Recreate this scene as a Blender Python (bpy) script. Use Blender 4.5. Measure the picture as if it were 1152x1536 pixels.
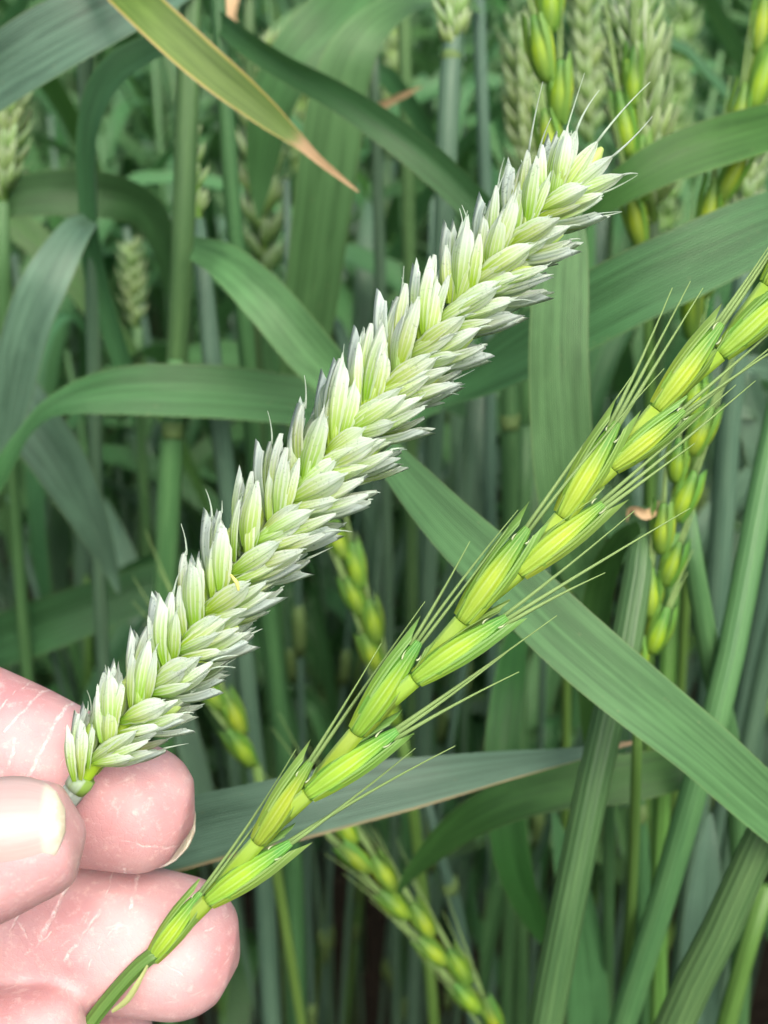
import bpy, math, random
import numpy as np
from mathutils import Vector, Matrix

for o in list(bpy.data.objects):
    bpy.data.objects.remove(o)
random.seed(7)
SC = bpy.context.scene
COL = SC.collection
R = math.radians

# ------------------------------------------------------------------ camera
PITCH = R(32)
CAM = Vector((0, 0, 0.95))
FWD = Vector((0, math.cos(PITCH), -math.sin(PITCH)))
UP = Vector((0, math.sin(PITCH), math.cos(PITCH)))
RT = Vector((1, 0, 0))
VF = R(48)
FPX = 768 / math.tan(VF / 2)            # focal length in photo pixels
cd = bpy.data.cameras.new('camera')
cam = bpy.data.objects.new('camera', cd)
COL.objects.link(cam)
cam.location = CAM
cam.rotation_euler = (math.pi / 2 - PITCH, 0, 0)
cd.sensor_fit = 'VERTICAL'
cd.sensor_height = 24
cd.lens = 12 / math.tan(VF / 2)
cd.clip_start = 0.01
cd.clip_end = 500
cd.dof.use_dof = True
cd.dof.focus_distance = 0.117
cd.dof.aperture_fstop = 21
SC.camera = cam

# ------------------------------------------------------------------ sky, sun, exposure
w = bpy.data.worlds.new('World')
SC.world = w
w.use_nodes = True
wn = w.node_tree.nodes
sky = wn.new('ShaderNodeTexSky')
sky.sky_type = 'NISHITA'
sky.sun_disc = False
sky.sun_elevation = R(56)
sky.sun_rotation = R(159)
sky.dust_density = 8.0
sky.ozone_density = 0.2
sky.air_density = 0.7
SC.cycles.max_bounces = 5
SC.cycles.diffuse_bounces = 2
SC.cycles.glossy_bounces = 2
SC.cycles.transmission_bounces = 3
wn['Background'].inputs[1].default_value = 0.15
w.node_tree.links.new(sky.outputs[0], wn['Background'].inputs[0])
sd = bpy.data.lights.new('sun', 'SUN')
sd.energy = 1.2
sd.angle = R(70)
sd.color = (1.0, 0.985, 0.965)
sun = bpy.data.objects.new('sun', sd)
COL.objects.link(sun)
sun.location = (0, -2, 4)
sdir = Vector((0.20, -0.52, 0.83)).normalized()    # towards the sun
sun.rotation_euler = sdir.to_track_quat('Z', 'Y').to_euler()
SC.view_settings.view_transform = 'Standard'
SC.view_settings.look = 'None'
SC.view_settings.gamma = 1
SC.view_settings.use_curve_mapping = False
SC.view_settings.exposure = 0.66

# ------------------------------------------------------------------ helpers
def ray(px, py):
    return FWD + RT * ((px - 576) / FPX) - UP * ((py - 768) / FPX)

def atd(px, py, d):
    """point seen at a photo position, d metres in front of the lens"""
    return CAM + ray(px, py) * d

def spline(pts, n):
    """Catmull-Rom through pts (tuples/Vectors of any length) -> n+1 samples"""
    P = [np.array(p, float) for p in pts]
    if len(P) == 2:
        return [P[0] + (P[1] - P[0]) * (i / n) for i in range(n + 1)]
    seg = [np.linalg.norm(P[i + 1][:3] - P[i][:3]) for i in range(len(P) - 1)]
    tot = sum(seg)
    P = [2 * P[0] - P[1]] + P + [2 * P[-1] - P[-2]]
    out = []
    for i in range(n + 1):
        s = tot * i / n
        k = 0
        while k < len(seg) - 1 and s > seg[k]:
            s -= seg[k]
            k += 1
        t = min(1, s / max(seg[k], 1e-9))
        a, b, c, d = P[k:k + 4]
        out.append(0.5 * ((2 * b) + (c - a) * t + (2 * a - 5 * b + 4 * c - d) * t * t + (3 * b - a - 3 * c + d) * t ** 3))
    return out

def mesh(name, V, F, UV=None, smooth=True):
    m = bpy.data.meshes.new(name)
    m.from_pydata([tuple(v) for v in V], [], F)
    if UV is not None:
        l = m.uv_layers.new(name='UVMap')
        idx = np.empty(len(m.loops), dtype=np.int32)
        m.loops.foreach_get('vertex_index', idx)
        l.data.foreach_set('uv', np.array(UV, dtype=np.float32)[idx].ravel())
    if smooth:
        m.polygons.foreach_set('use_smooth', [True] * len(m.polygons))
    m.update()
    return m

def link(name, me, mat, parent=None, loc=None, matrix=None):
    o = bpy.data.objects.new(name, me)
    COL.objects.link(o)
    if me is not None and mat is not None and not me.materials:
        me.materials.append(mat)
    if matrix is not None:
        o.matrix_basis = matrix
    elif loc is not None:
        o.location = loc
    if parent is not None:
        o.parent = parent
    return o

def tag(o, label=None, cat=None, group=None, kind=None):
    if label: o['label'] = label
    if cat: o['category'] = cat
    if group: o['group'] = group
    if kind: o['kind'] = kind
    return o

def thing(name, loc, label, cat, group=None):
    o = link(name, None, None, loc=loc)
    o.empty_display_size = 0.01
    return tag(o, label, cat, group)

def frame(o, x, y, z):
    return Matrix(((x.x, y.x, z.x, o.x), (x.y, y.y, z.y, o.y), (x.z, y.z, z.z, o.z), (0, 0, 0, 1)))

def tube_geo(pts, rad, sides=10, flat=1.0, up=None, cap=True):
    pts = [Vector(p[:3]) for p in pts]
    n = len(pts)
    V, F, U = [], [], []
    x = None
    acc = 0
    for i in range(n):
        t = (pts[min(i + 1, n - 1)] - pts[max(i - 1, 0)]).normalized()
        if x is None:
            ref = up or Vector((0.3, 1, 0.2))
            x = t.cross(ref).normalized()
        x = (x - t * x.dot(t)).normalized()
        y = t.cross(x)
        if i: acc += (pts[i] - pts[i - 1]).length
        r = rad[i] if hasattr(rad, '__len__') else rad
        for j in range(sides):
            a = 2 * math.pi * j / sides
            V.append(pts[i] + x * (r * math.cos(a)) + y * (r * flat * math.sin(a)))
            U.append((j / sides, acc * 10))
    for i in range(n - 1):
        for j in range(sides):
            k = (j + 1) % sides
            F.append((i * sides + j, i * sides + k, (i + 1) * sides + k, (i + 1) * sides + j))
    if cap:
        F.append(tuple(range(sides))[::-1])
        F.append(tuple((n - 1) * sides + j for j in range(sides)))
    return V, F, U

def ribbon_geo(pts, wid, twist, cols=6, fold=0.18, n=40, face=None, wav=0.0):
    """leaf blade: pts world points, wid metres, twist degrees about the blade's own line (0 = broadside to `face` point)"""
    pp = spline(pts, n)
    ww = spline([(i, w) for i, w in enumerate(wid)], n) if len(wid) == len(pts) else None
    par = np.linspace(0, 1, n + 1)
    # parameterise width and twist by control index along path length
    seg = [0]
    for i in range(1, len(pts)):
        seg.append(seg[-1] + (Vector(pts[i][:3]) - Vector(pts[i - 1][:3])).length)
    seg = [s / seg[-1] for s in seg]
    ww = np.interp(par, seg, wid)
    ww = np.convolve(np.pad(ww, 2, mode='edge'), np.ones(5) / 5, 'valid')
    ww[-1] = max(wid[-1], 0.0002)
    tw = np.interp(par, seg, twist) if hasattr(twist, '__len__') else np.full(n + 1, float(twist))
    V, F, U = [], [], []
    ph = random.uniform(0, 6)
    pl = None
    for i in range(n + 1):
        p = Vector(pp[i][:3])
        a = Vector(pp[max(i - 1, 0)][:3])
        b = Vector(pp[min(i + 1, n)][:3])
        t = (b - a).normalized()
        vd = ((face or CAM) - p).normalized()
        x = t.cross(vd)
        if x.length < 0.15 and pl is not None:
            x = pl
        x = (x - t * x.dot(t)).normalized()
        if pl is not None and x.dot(pl) < 0: x = -x
        pl = x.copy()
        x = Matrix.Rotation(R(tw[i]), 3, t) @ x
        nr = x.cross(t)
        hw = ww[i] / 2
        for j in range(cols + 1):
            u = j / cols * 2 - 1
            z = fold * hw * (abs(u) ** 1.3) + wav * hw * math.sin(par[i] * 17 + ph + u) * abs(u)
            if abs(u) < 0.01: z -= 0.02 * hw
            V.append(p + x * (hw * u) + nr * z)
            U.append((j / cols, par[i]))
    c = cols + 1
    for i in range(n):
        for j in range(cols):
            F.append((i * c + j, i * c + j + 1, (i + 1) * c + j + 1, (i + 1) * c + j))
    return V, F, U

# ------------------------------------------------------------------ materials
def newmat(name):
    m = bpy.data.materials.new(name)
    m.use_nodes = True
    nt = m.node_tree
    for n in list(nt.nodes): nt.nodes.remove(n)
    out = nt.nodes.new('ShaderNodeOutputMaterial')
    return m, nt, out

class NT:
    def __init__(s, nt): s.nt = nt
    def n(s, typ, **kw):
        x = s.nt.nodes.new('ShaderNode' + typ)
        for k, v in kw.items(): setattr(x, k, v)
        return x
    def l(s, a, b): s.nt.links.new(a, b)
    def put(s, sock, v):
        if isinstance(v, (int, float)): sock.default_value = v
        elif isinstance(v, tuple): sock.default_value = v
        else: s.l(v, sock)
    def math(s, op, a, b=0.0, c=None, clamp=False):
        x = s.n('Math', operation=op, use_clamp=clamp)
        s.put(x.inputs[0], a); s.put(x.inputs[1], b)
        if c is not None: s.put(x.inputs[2], c)
        return x.outputs[0]
    def vm(s, op, a, b=None, out=0):
        x = s.n('VectorMath', operation=op)
        s.put(x.inputs[0], a)
        if b is not None:
            s.put(x.inputs[3 if op == 'SCALE' else 1], b)
        return x.outputs[1 if op in ('DOT_PRODUCT', 'LENGTH', 'DISTANCE') else 0]
    def mix(s, f, a, b, mode='MIX'):
        x = s.n('Mix', data_type='RGBA', blend_type=mode)
        s.put(x.inputs[0], f)
        for k, v in ((6, a), (7, b)):
            if isinstance(v, tuple): x.inputs[k].default_value = (*v[:3], 1)
            else: s.l(v, x.inputs[k])
        return x.outputs[2]
    def ramp(s, f, stops, interp='LINEAR'):
        x = s.n('ValToRGB')
        x.color_ramp.interpolation = interp
        e = x.color_ramp.elements
        while len(e) < len(stops): e.new(0.5)
        for k, (p, c) in zip(e, stops):
            k.position = p
            k.color = (*c[:3], 1) if isinstance(c, tuple) else (c, c, c, 1)
        s.put(x.inputs[0], f)
        return x.outputs[0]
    def sm(s, v, lo, hi):
        x = s.n('MapRange', interpolation_type='SMOOTHSTEP')
        s.put(x.inputs[0], v)
        x.inputs[1].default_value = lo; x.inputs[2].default_value = hi
        return x.outputs[0]
    def noise(s, vec, scale, detail=3, rough=0.5, out=0):
        x = s.n('TexNoise')
        if vec is not None: s.l(vec, x.inputs['Vector'])
        x.inputs['Scale'].default_value = scale
        x.inputs['Detail'].default_value = detail
        x.inputs['Roughness'].default_value = rough
        return x.outputs[out]
    def bump(s, h, strength, dist):
        x = s.n('Bump')
        x.inputs['Strength'].default_value = strength
        x.inputs['Distance'].default_value = dist
        s.l(h, x.inputs['Height'])
        return x.outputs[0]
    def plant(s, out, color, rough, nrm=None, trans=0.3, tcol=None, spec=0.4, coat=0.0):
        p = s.n('BsdfPrincipled')
        s.put(p.inputs['Base Color'], color)
        s.put(p.inputs['Roughness'], rough)
        p.inputs['Specular IOR Level'].default_value = spec
        if nrm is not None: s.l(nrm, p.inputs['Normal'])
        t = s.n('BsdfTranslucent')
        s.put(t.inputs[0], tcol if tcol is not None else color)
        mx = s.n('MixShader')
        mx.inputs[0].default_value = trans
        s.l(p.outputs[0], mx.inputs[1]); s.l(t.outputs[0], mx.inputs[2])
        s.l(mx.outputs[0], out.inputs[0])

def leaf_material(name, c1, c2, veins=26, edge=None, tip=None, trans=0.25, rough=0.42, spec=0.45):
    m, nt, out = newmat(name)
    N = NT(nt)
    uv = N.n('UVMap').outputs[0]
    sp = N.n('SeparateXYZ'); N.l(uv, sp.inputs[0])
    u, v = sp.outputs[0], sp.outputs[1]
    rnd = N.n('ObjectInfo').outputs['Random']
    # long streaks along the blade
    cx = N.n('CombineXYZ'); N.l(N.math('MULTIPLY', u, 14.0), cx.inputs[0]); N.l(N.math('MULTIPLY', v, 2.5), cx.inputs[1]); N.l(N.math('MULTIPLY', rnd, 37.0), cx.inputs[2])
    st = N.noise(cx.outputs[0], 1.0, 4, 0.6)
    cy = N.n('CombineXYZ'); N.l(N.math('MULTIPLY', u, 2.0), cy.inputs[0]); N.l(N.math('MULTIPLY', v, 5.0), cy.inputs[1]); N.l(N.math('MULTIPLY', rnd, 91.0), cy.inputs[2])
    bl = N.noise(cy.outputs[0], 1.0, 3, 0.6)
    col = N.mix(N.sm(st, 0.36, 0.64), tuple(x * .88 for x in c1), tuple(x * 1.1 for x in c2))
    col = N.mix(N.math('MULTIPLY', N.sm(bl, 0.45, 0.75), 0.45), col, tuple(min(1, x * 1.55) for x in c2))
    vein = N.math('SINE', N.math('MULTIPLY', u, veins * 6.2832))
    vm_ = N.math('MULTIPLY', N.sm(vein, 0.3, 1.0), 0.40)
    col = N.mix(vm_, col, tuple(min(1, x * 1.9 + 0.01) for x in c2))
    mid = N.math('ABSOLUTE', N.math('SUBTRACT', u, 0.5))
    midr = N.math('SUBTRACT', 1.0, N.sm(mid, 0.0, 0.035))
    col = N.mix(N.math('MULTIPLY', midr, 0.18), col, tuple(min(1, x * 1.8 + 0.015) for x in c2))
    if edge:
        en = N.math('ADD', N.math('SUBTRACT', u, 0.5) if len(edge) > 4 else mid, N.math('MULTIPLY', N.math('SUBTRACT', N.noise(cx.outputs[0], 1.7, 3), 0.5), 0.10))
        col = N.mix(N.sm(en, edge[2], edge[3]), col, edge[0])
        col = N.mix(N.sm(en, edge[3] - 0.02, edge[3] + 0.03), col, edge[1])
    else:
        col = N.mix(N.math('MULTIPLY', N.sm(mid, 0.475, 0.5), 0.5), col, (0.20, 0.27, 0.10))
    if tip:
        tn = N.math('ADD', v, N.math('MULTIPLY', N.math('SUBTRACT', st, 0.5), 0.12))
        col = N.mix(N.sm(tn, tip[0], tip[1]), col, tip[2])
    # small rust flecks
    vo = N.n('TexVoronoi'); vo.inputs['Scale'].default_value = 1.0
    cz = N.n('CombineXYZ'); N.l(N.math('MULTIPLY', u, 12.0), cz.inputs[0]); N.l(N.math('MULTIPLY', v, 60.0), cz.inputs[1]); N.l(N.math('MULTIPLY', rnd, 17.0), cz.inputs[2])
    N.l(cz.outputs[0], vo.inputs['Vector'])
    fl = N.math('SUBTRACT', 1.0, N.sm(vo.outputs['Distance'], 0.07, 0.14))
    fl = N.math('MULTIPLY', fl, N.sm(N.noise(cy.outputs[0], 2.3, 2), 0.55, 0.66))
    col = N.mix(N.math('MULTIPLY', fl, 0.6), col, (0.33, 0.31, 0.16))
    hsv = N.n('HueSaturation')
    N.l(col, hsv.inputs['Color'])
    N.l(N.math('MULTIPLY_ADD', rnd, 0.03, 0.485), hsv.inputs['Hue'])
    N.l(N.math('MULTIPLY_ADD', N.math('FRACT', N.math('MULTIPLY', rnd, 7.3)), 0.35, 0.82), hsv.inputs['Value'])
    col = hsv.outputs[0]
    nb = N.bump(N.math('ADD', N.math('MULTIPLY', vein, 0.5), st), 0.35, 0.0004)
    N.plant(out, col, N.math('MULTIPLY_ADD', st, 0.22, rough - 0.1), nb, trans, N.mix(0.5, col, (0.075, 0.22, 0.045)), spec)
    return m

def stem_material(name, c1, c2, ribs=15):
    m, nt, out = newmat(name)
    N = NT(nt)
    uv = N.n('UVMap').outputs[0]
    sp = N.n('SeparateXYZ'); N.l(uv, sp.inputs[0])
    rnd = N.n('ObjectInfo').outputs['Random']
    wv = N.math('SINE', N.math('MULTIPLY', sp.outputs[0], ribs * 6.2832))
    cx = N.n('CombineXYZ'); N.l(N.math('MULTIPLY', sp.outputs[0], 8.0), cx.inputs[0]); N.l(N.math('MULTIPLY', sp.outputs[1], 4.0), cx.inputs[1]); N.l(N.math('MULTIPLY', rnd, 53.0), cx.inputs[2])
    nz = N.noise(cx.outputs[0], 1.0, 4, 0.6)
    col = N.mix(N.sm(nz, 0.3, 0.72), c1, c2)
    col = N.mix(N.math('MULTIPLY', N.sm(wv, 0.2, 1.0), 0.22), col, tuple(min(1, x * 1.5) for x in c2))
    hsv = N.n('HueSaturation'); N.l(col, hsv.inputs['Color'])
    N.l(N.math('MULTIPLY_ADD', rnd, 0.04, 0.48), hsv.inputs['Hue'])
    N.l(N.math('MULTIPLY_ADD', N.math('FRACT', N.math('MULTIPLY', rnd, 5.7)), 0.4, 0.8), hsv.inputs['Value'])
    N.plant(out, hsv.outputs[0], 0.45, N.bump(N.math('ADD', wv, nz), 0.3, 0.0002), 0.12, None, 0.4)
    return m

def scale_material(name, base, mid, tipc, rib, ribs=5, speck=0.0, edge=(0.75, 0.80, 0.70), trans=0.25, wax=None, er=(.38, .49, .65), bs=(.5, .28, .00012)):
    """glumes / lemmas: colour runs along the scale, pale ribs, papery margins, mildew specks"""
    m, nt, out = newmat(name)
    N = NT(nt)
    uv = N.n('UVMap').outputs[0]
    sp = N.n('SeparateXYZ'); N.l(uv, sp.inputs[0])
    u, v = sp.outputs[0], sp.outputs[1]
    oi = N.n('ObjectInfo'); rnd = oi.outputs['Random']
    cx = N.n('CombineXYZ'); N.l(N.math('MULTIPLY', u, 9.0), cx.inputs[0]); N.l(N.math('MULTIPLY', v, 3.0), cx.inputs[1]); N.l(N.math('MULTIPLY', rnd, 71.0), cx.inputs[2])
    nz = N.noise(cx.outputs[0], 1.0, 4, 0.6)
    vv = N.math('ADD', v, N.math('MULTIPLY', N.math('SUBTRACT', nz, 0.5), 0.35))
    vv = N.math('ADD', vv, N.math('MULTIPLY', N.math('SUBTRACT', N.math('FRACT', N.math('MULTIPLY', rnd, 9.7)), 0.5), 0.22))
    col = N.ramp(vv, [(0.10, base), (0.48, mid), (0.86, tipc)])
    wv = N.math('SINE', N.math('MULTIPLY_ADD', u, ribs * 6.2832, -1.5708))
    col = N.mix(N.math('MULTIPLY', N.sm(wv, 0.35, 0.98), N.math('MULTIPLY', N.math('MULTIPLY_ADD', nz, 0.8, 0.1), N.math('MULTIPLY_ADD', N.sm(v, 0.08, 0.5), .75, .25))), col, rib)
    mid_ = N.math('ABSOLUTE', N.math('SUBTRACT', u, 0.5))
    col = N.mix(N.math('MULTIPLY', N.sm(mid_, er[0], er[1]), er[2]), col, edge)
    if wax:
        col = N.mix(N.math('MULTIPLY', N.sm(N.noise(cx.outputs[0], 0.5, 3), 0.42, 0.62), 0.7), col, wax)
    if speck:
        tc = N.n('TexCoord')
        a = N.noise(tc.outputs['Object'], 2600, 2, 0.6)
        b = N.noise(tc.outputs['Object'], 380, 2)
        add = N.vm('ADD', tc.outputs['Object'], oi.outputs['Location'])
        a = N.noise(add, 2100, 2, 0.65)
        b = N.noise(add, 330, 2)
        k = N.math('MULTIPLY', N.sm(a, 0.56, 0.68), N.sm(b, 0.42, 0.6))
        k = N.math('MULTIPLY', k, N.sm(v, 0.25, 0.6))
        col = N.mix(N.math('MULTIPLY', k, speck), col, (0.10, 0.17, 0.13))
    hsv = N.n('HueSaturation'); N.l(col, hsv.inputs['Color'])
    N.l(N.math('MULTIPLY_ADD', rnd, 0.03, 0.485), hsv.inputs['Hue'])
    N.l(N.math('MULTIPLY_ADD', N.math('FRACT', N.math('MULTIPLY', rnd, 3.3)), 0.25, 0.86), hsv.inputs['Value'])
    col = hsv.outputs[0]
    N.plant(out, col, 0.5, N.bump(N.math('ADD', N.math('MULTIPLY', wv, bs[0]), nz), bs[1], bs[2]), trans, N.mix(0.4, col, (0.55, 0.75, 0.15)), 0.35)
    return m

def plain(name, c, rough=0.6, trans=0.0, spec=0.3, nscale=400, var=0.25):
    m, nt, out = newmat(name)
    N = NT(nt)
    tc = N.n('TexCoord')
    nz = N.noise(tc.outputs['Object'], nscale, 3)
    col = N.mix(nz, tuple(x * (1 - var) for x in c), tuple(min(1, x * (1 + var)) for x in c))
    N.plant(out, col, rough, N.bump(nz, 0.2, 0.0003), trans, None, spec)
    return m

M = {}
M['leaf'] = leaf_material('leaf_green', (0.036, 0.115, 0.036), (0.054, 0.168, 0.056))
M['leaf_blue'] = leaf_material('leaf_blue_green', (0.062, 0.130, 0.082), (0.095, 0.186, 0.118), rough=0.38, spec=0.55)
M['leaf_pale'] = leaf_material('leaf_pale_green', (0.056, 0.156, 0.052), (0.088, 0.224, 0.080))
M['leaf_dark'] = leaf_material('leaf_dark_green', (0.024, 0.092, 0.018), (0.040, 0.135, 0.028))
M['leaf_yellow'] = leaf_material('leaf_yellow_edged', (0.080, 0.185, 0.030), (0.13, 0.26, 0.05),
                                 edge=((0.46, 0.48, 0.08), (0.62, 0.52, 0.22), 0.40, 0.47), tip=(0.80, 0.85, (0.62, 0.46, 0.23)))
M['leaf_tan'] = leaf_material('leaf_tan_edged', (0.080, 0.160, 0.105), (0.110, 0.210, 0.140), rough=0.38, spec=0.5,
                              edge=((0.30, 0.26, 0.13), (0.62, 0.44, 0.28), 0.44, 0.485, 1), tip=(0.90, 0.97, (0.55, 0.38, 0.24)))
M['stem'] = stem_material('stem_green', (0.056, 0.148, 0.052), (0.096, 0.215, 0.078))
M['stem_blue'] = stem_material('stem_blue_green', (0.066, 0.140, 0.088), (0.104, 0.195, 0.125))
M['stem_bright'] = stem_material('stem_bright_green', (0.085, 0.19, 0.038), (0.13, 0.26, 0.06), 8)
M['peduncle'] = stem_material('peduncle_waxy', (0.26, 0.34, 0.30), (0.38, 0.45, 0.40), 6)
M['collar'] = plain('collar_pale', (0.13, 0.22, 0.07), 0.6, 0.2)
M['tan'] = plain('dry_tan', (0.50, 0.36, 0.20), 0.7, 0.15)
M['glume'] = scale_material('glume_waxy', (0.38, 0.58, 0.12), (0.56, 0.70, 0.48), (0.60, 0.73, 0.70), (0.74, 0.82, 0.76), 6, 0.6, edge=(0.68, 0.77, 0.72), wax=(0.58, 0.71, 0.68), trans=0.45)
M['lemma'] = scale_material('lemma_pale', (0.36, 0.62, 0.035), (0.54, 0.73, 0.27), (0.63, 0.76, 0.69), (0.84, 0.88, 0.83), 6, 0.4, edge=(0.74, 0.81, 0.76), trans=0.45)
M['bract'] = plain('bract_pale', (0.42, 0.50, 0.20), 0.55, 0.25)
M['core'] = scale_material('floret_core', (0.32, 0.56, 0.03), (0.40, 0.64, 0.05), (0.48, 0.66, 0.2), (0.6, 0.76, 0.26), 3)
M['kernel'] = scale_material('weed_spikelet', (0.30, 0.50, 0.05), (0.38, 0.56, 0.035), (0.11, 0.33, 0.055), (0.40, 0.60, 0.20), 12, edge=(0.17, 0.41, 0.07), er=(.04, .20, .85), bs=(.8, .35, .00018))
M['wglume'] = scale_material('weed_glume', (0.34, 0.52, 0.05), (0.26, 0.48, 0.08), (0.22, 0.42, 0.10), (0.40, 0.58, 0.24), 5, edge=(0.36, 0.56, 0.24), trans=0.4, bs=(.7, .3, .00015))
M['awn'] = plain('awn_green', (0.24, 0.38, 0.13), 0.5, 0.2)
M['awn_pale'] = plain('awn_pale', (0.55, 0.64, 0.46), 0.5, 0.2)
M['tooth'] = plain('tooth_white', (0.55, 0.66, 0.40), 0.3, 0.3)
M['bglume'] = scale_material('crop_glume', (0.20, 0.38, 0.07), (0.28, 0.46, 0.14), (0.32, 0.47, 0.23), (0.44, 0.58, 0.34), 4)
M['bkernel'] = scale_material('crop_weed_spikelet', (0.16, 0.30, 0.04), (0.32, 0.48, 0.02), (0.10, 0.26, 0.05), (0.26, 0.42, 0.10), 7, edge=(0.12, 0.30, 0.05), er=(.05, .22, .85))
M['anther'] = plain('anther_yellow', (0.75, 0.78, 0.22), 0.5, 0.2)

# ------------------------------------------------------------------ ground
m, nt, out = newmat('soil')
N = NT(nt)
tc = N.n('TexCoord')
a = N.noise(tc.outputs['Object'], 9, 6, 0.65)
b = N.noise(tc.outputs['Object'], 70, 5, 0.6)
colr = N.mix(a, (0.022, 0.018, 0.013), (0.060, 0.046, 0.033))
colr = N.mix(N.math('MULTIPLY', N.sm(b, 0.55, 0.75), 0.6), colr, (0.13, 0.11, 0.075))
N.plant(out, colr, 0.9, N.bump(N.math('ADD', a, b), 0.8, 0.02), 0.0, None, 0.15)
M['soil'] = m
gv, gf = [], []
xs = sorted(set([-200, -50, -12] + [round(-3 + 0.1 * i, 2) for i in range(61)] + [12, 50, 200]))
for y in xs:
    for x in xs:
        near = abs(x) <= 3 and abs(y) <= 3
        gv.append((x, y, random.uniform(-0.012, 0.012) if near else 0))
nx = len(xs)
for i in range(nx - 1):
    for j in range(nx - 1):
        gf.append((i * nx + j, i * nx + j + 1, (i + 1) * nx + j + 1, (i + 1) * nx + j))
tag(link('ground', mesh('ground', gv, gf), M['soil']), 'dark bare soil under the crop', kind='structure')

# ------------------------------------------------------------------ plant pieces
def shell_mesh(name, L, W, bow=0.10, plump=0.5, thick=0.06, tip='point', awn=0.0, n=12, mm=8, seed=0, acurve=0.0):
    """boat-shaped scale: y along, z outward, x across"""
    rg = random.Random(seed)
    if tip == 'point':
        ks, kw = [0, .12, .35, .6, .82, .94, 1], [.42, .72, 1, .92, .58, .26, .05]
    else:
        ks, kw = [0, .12, .4, .65, .85, .95, 1], [.40, .68, .98, 1, .78, .56, .40]
    V, F, U = [], [], []
    skew = rg.uniform(-.25, .25)
    for lay in (0, ):
        for i in range(n + 1):
            s = i / n
            hw = W / 2 * float(np.interp(s, ks, kw))
            zc = bow * L * math.sin(math.pi * min(1, s * 0.95)) + 0.03 * L * s
            for j in range(mm + 1):
                t = j / mm * 2 - 1
                tt = t - skew * 0.4
                z = zc + plump * hw * (1 - abs(t) ** 2.0) + (0.20 * W * max(0, 1 - abs(tt) * 2.6) * (0.5 + .8 * s))
                y = L * s
                if tip != 'point' and s > 0.8:
                    y += L * (s - 0.8) * (0.75 * max(0, 1 - abs(t - skew) * 2.6) - 0.35 * abs(t) + rg.uniform(-.06, .06))
                if lay: z -= thick * W * (0.25 + 0.75 * (1 - abs(t))) * (0.3 + math.sin(math.pi * min(1, s + 0.02)))
                V.append((hw * t * (1 + 0.06 * rg.uniform(-1, 1)), y, z))
                U.append((j / mm, s))
    c = mm + 1
    o2 = (n + 1) * c
    for i in range(n):
        for j in range(mm):
            q = (i * c + j, i * c + j + 1, (i + 1) * c + j + 1, (i + 1) * c + j)
            F.append(q)
    if awn > 0:
        zt = bow * L * math.sin(math.pi * .95) + 0.03 * L
        pts = []
        for k in range(7):
            s = k / 6
            pts.append(Vector((acurve * awn * s * s, L * 0.97 + awn * s, zt + 0.35 * abs(acurve) * awn * s * s)))
        a, b, u = tube_geo(pts, [W * 0.07 * (1 - 0.8 * k / 6) for k in range(7)], 5)
        o3 = len(V)
        V += a
        U += [(0.5, 0.93)] * len(a)
        F += [tuple(o3 + k for k in f) for f in b]
    return mesh(name, V, F, U)

def loft_mesh(name, L, prof, sides=14, n=14, flat=0.85, bend=0.0):
    V, F, U = [], [], []
    for i in range(n + 1):
        s = i / n
        r = float(np.interp(s, prof[0], prof[1]))
        for j in range(sides):
            a = 2 * math.pi * j / sides - math.pi / 2
            V.append((r * math.cos(a), L * s, r * flat * math.sin(a) + bend * L * math.sin(math.pi * s)))
            U.append((j / sides, s))
    for i in range(n):
        for j in range(sides):
            k = (j + 1) % sides
            F.append((i * sides + j, (i + 1) * sides + j, (i + 1) * sides + k, i * sides + k))
    F.append(tuple(range(sides)))
    F.append(tuple(n * sides + j for j in range(sides))[::-1])
    return mesh(name, V, F, U)

LEM = [shell_mesh('lemma', .0106, .0029, .05, .50, .5, 'point', a, seed=i, acurve=c) for i, (a, c) in enumerate(((0, 0), (.0008, .2), (.002, .3), (.0045, .35), (0, 0), (.0012, -.3)))]
LEML = [shell_mesh('lemma', .0105, .0028, .05, .5, .5, 'point', a, seed=20 + i, acurve=c) for i, (a, c) in enumerate(((.0105, .10), (.0075, -.12), (.006, .2)))]
LEMC = [shell_mesh('lemma', .0104, .0029, .05, .5, .4, 'cut', 0, seed=50 + i) for i in range(3)]
GLU = [shell_mesh('glume', .0096, .0031, .05, .50, .10, 'cut', 0, seed=40 + i) for i in range(4)]
CORE = loft_mesh('spikelet', .0080, ([0, .15, .45, .8, 1], [.0007, .0015, .0019, .0012, .0003]), 12, 10)
for x in LEM + LEML + LEMC: x.materials.append(M['lemma'])
for x in GLU: x.materials.append(M['glume'])
CORE.materials.append(M['core'])

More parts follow.
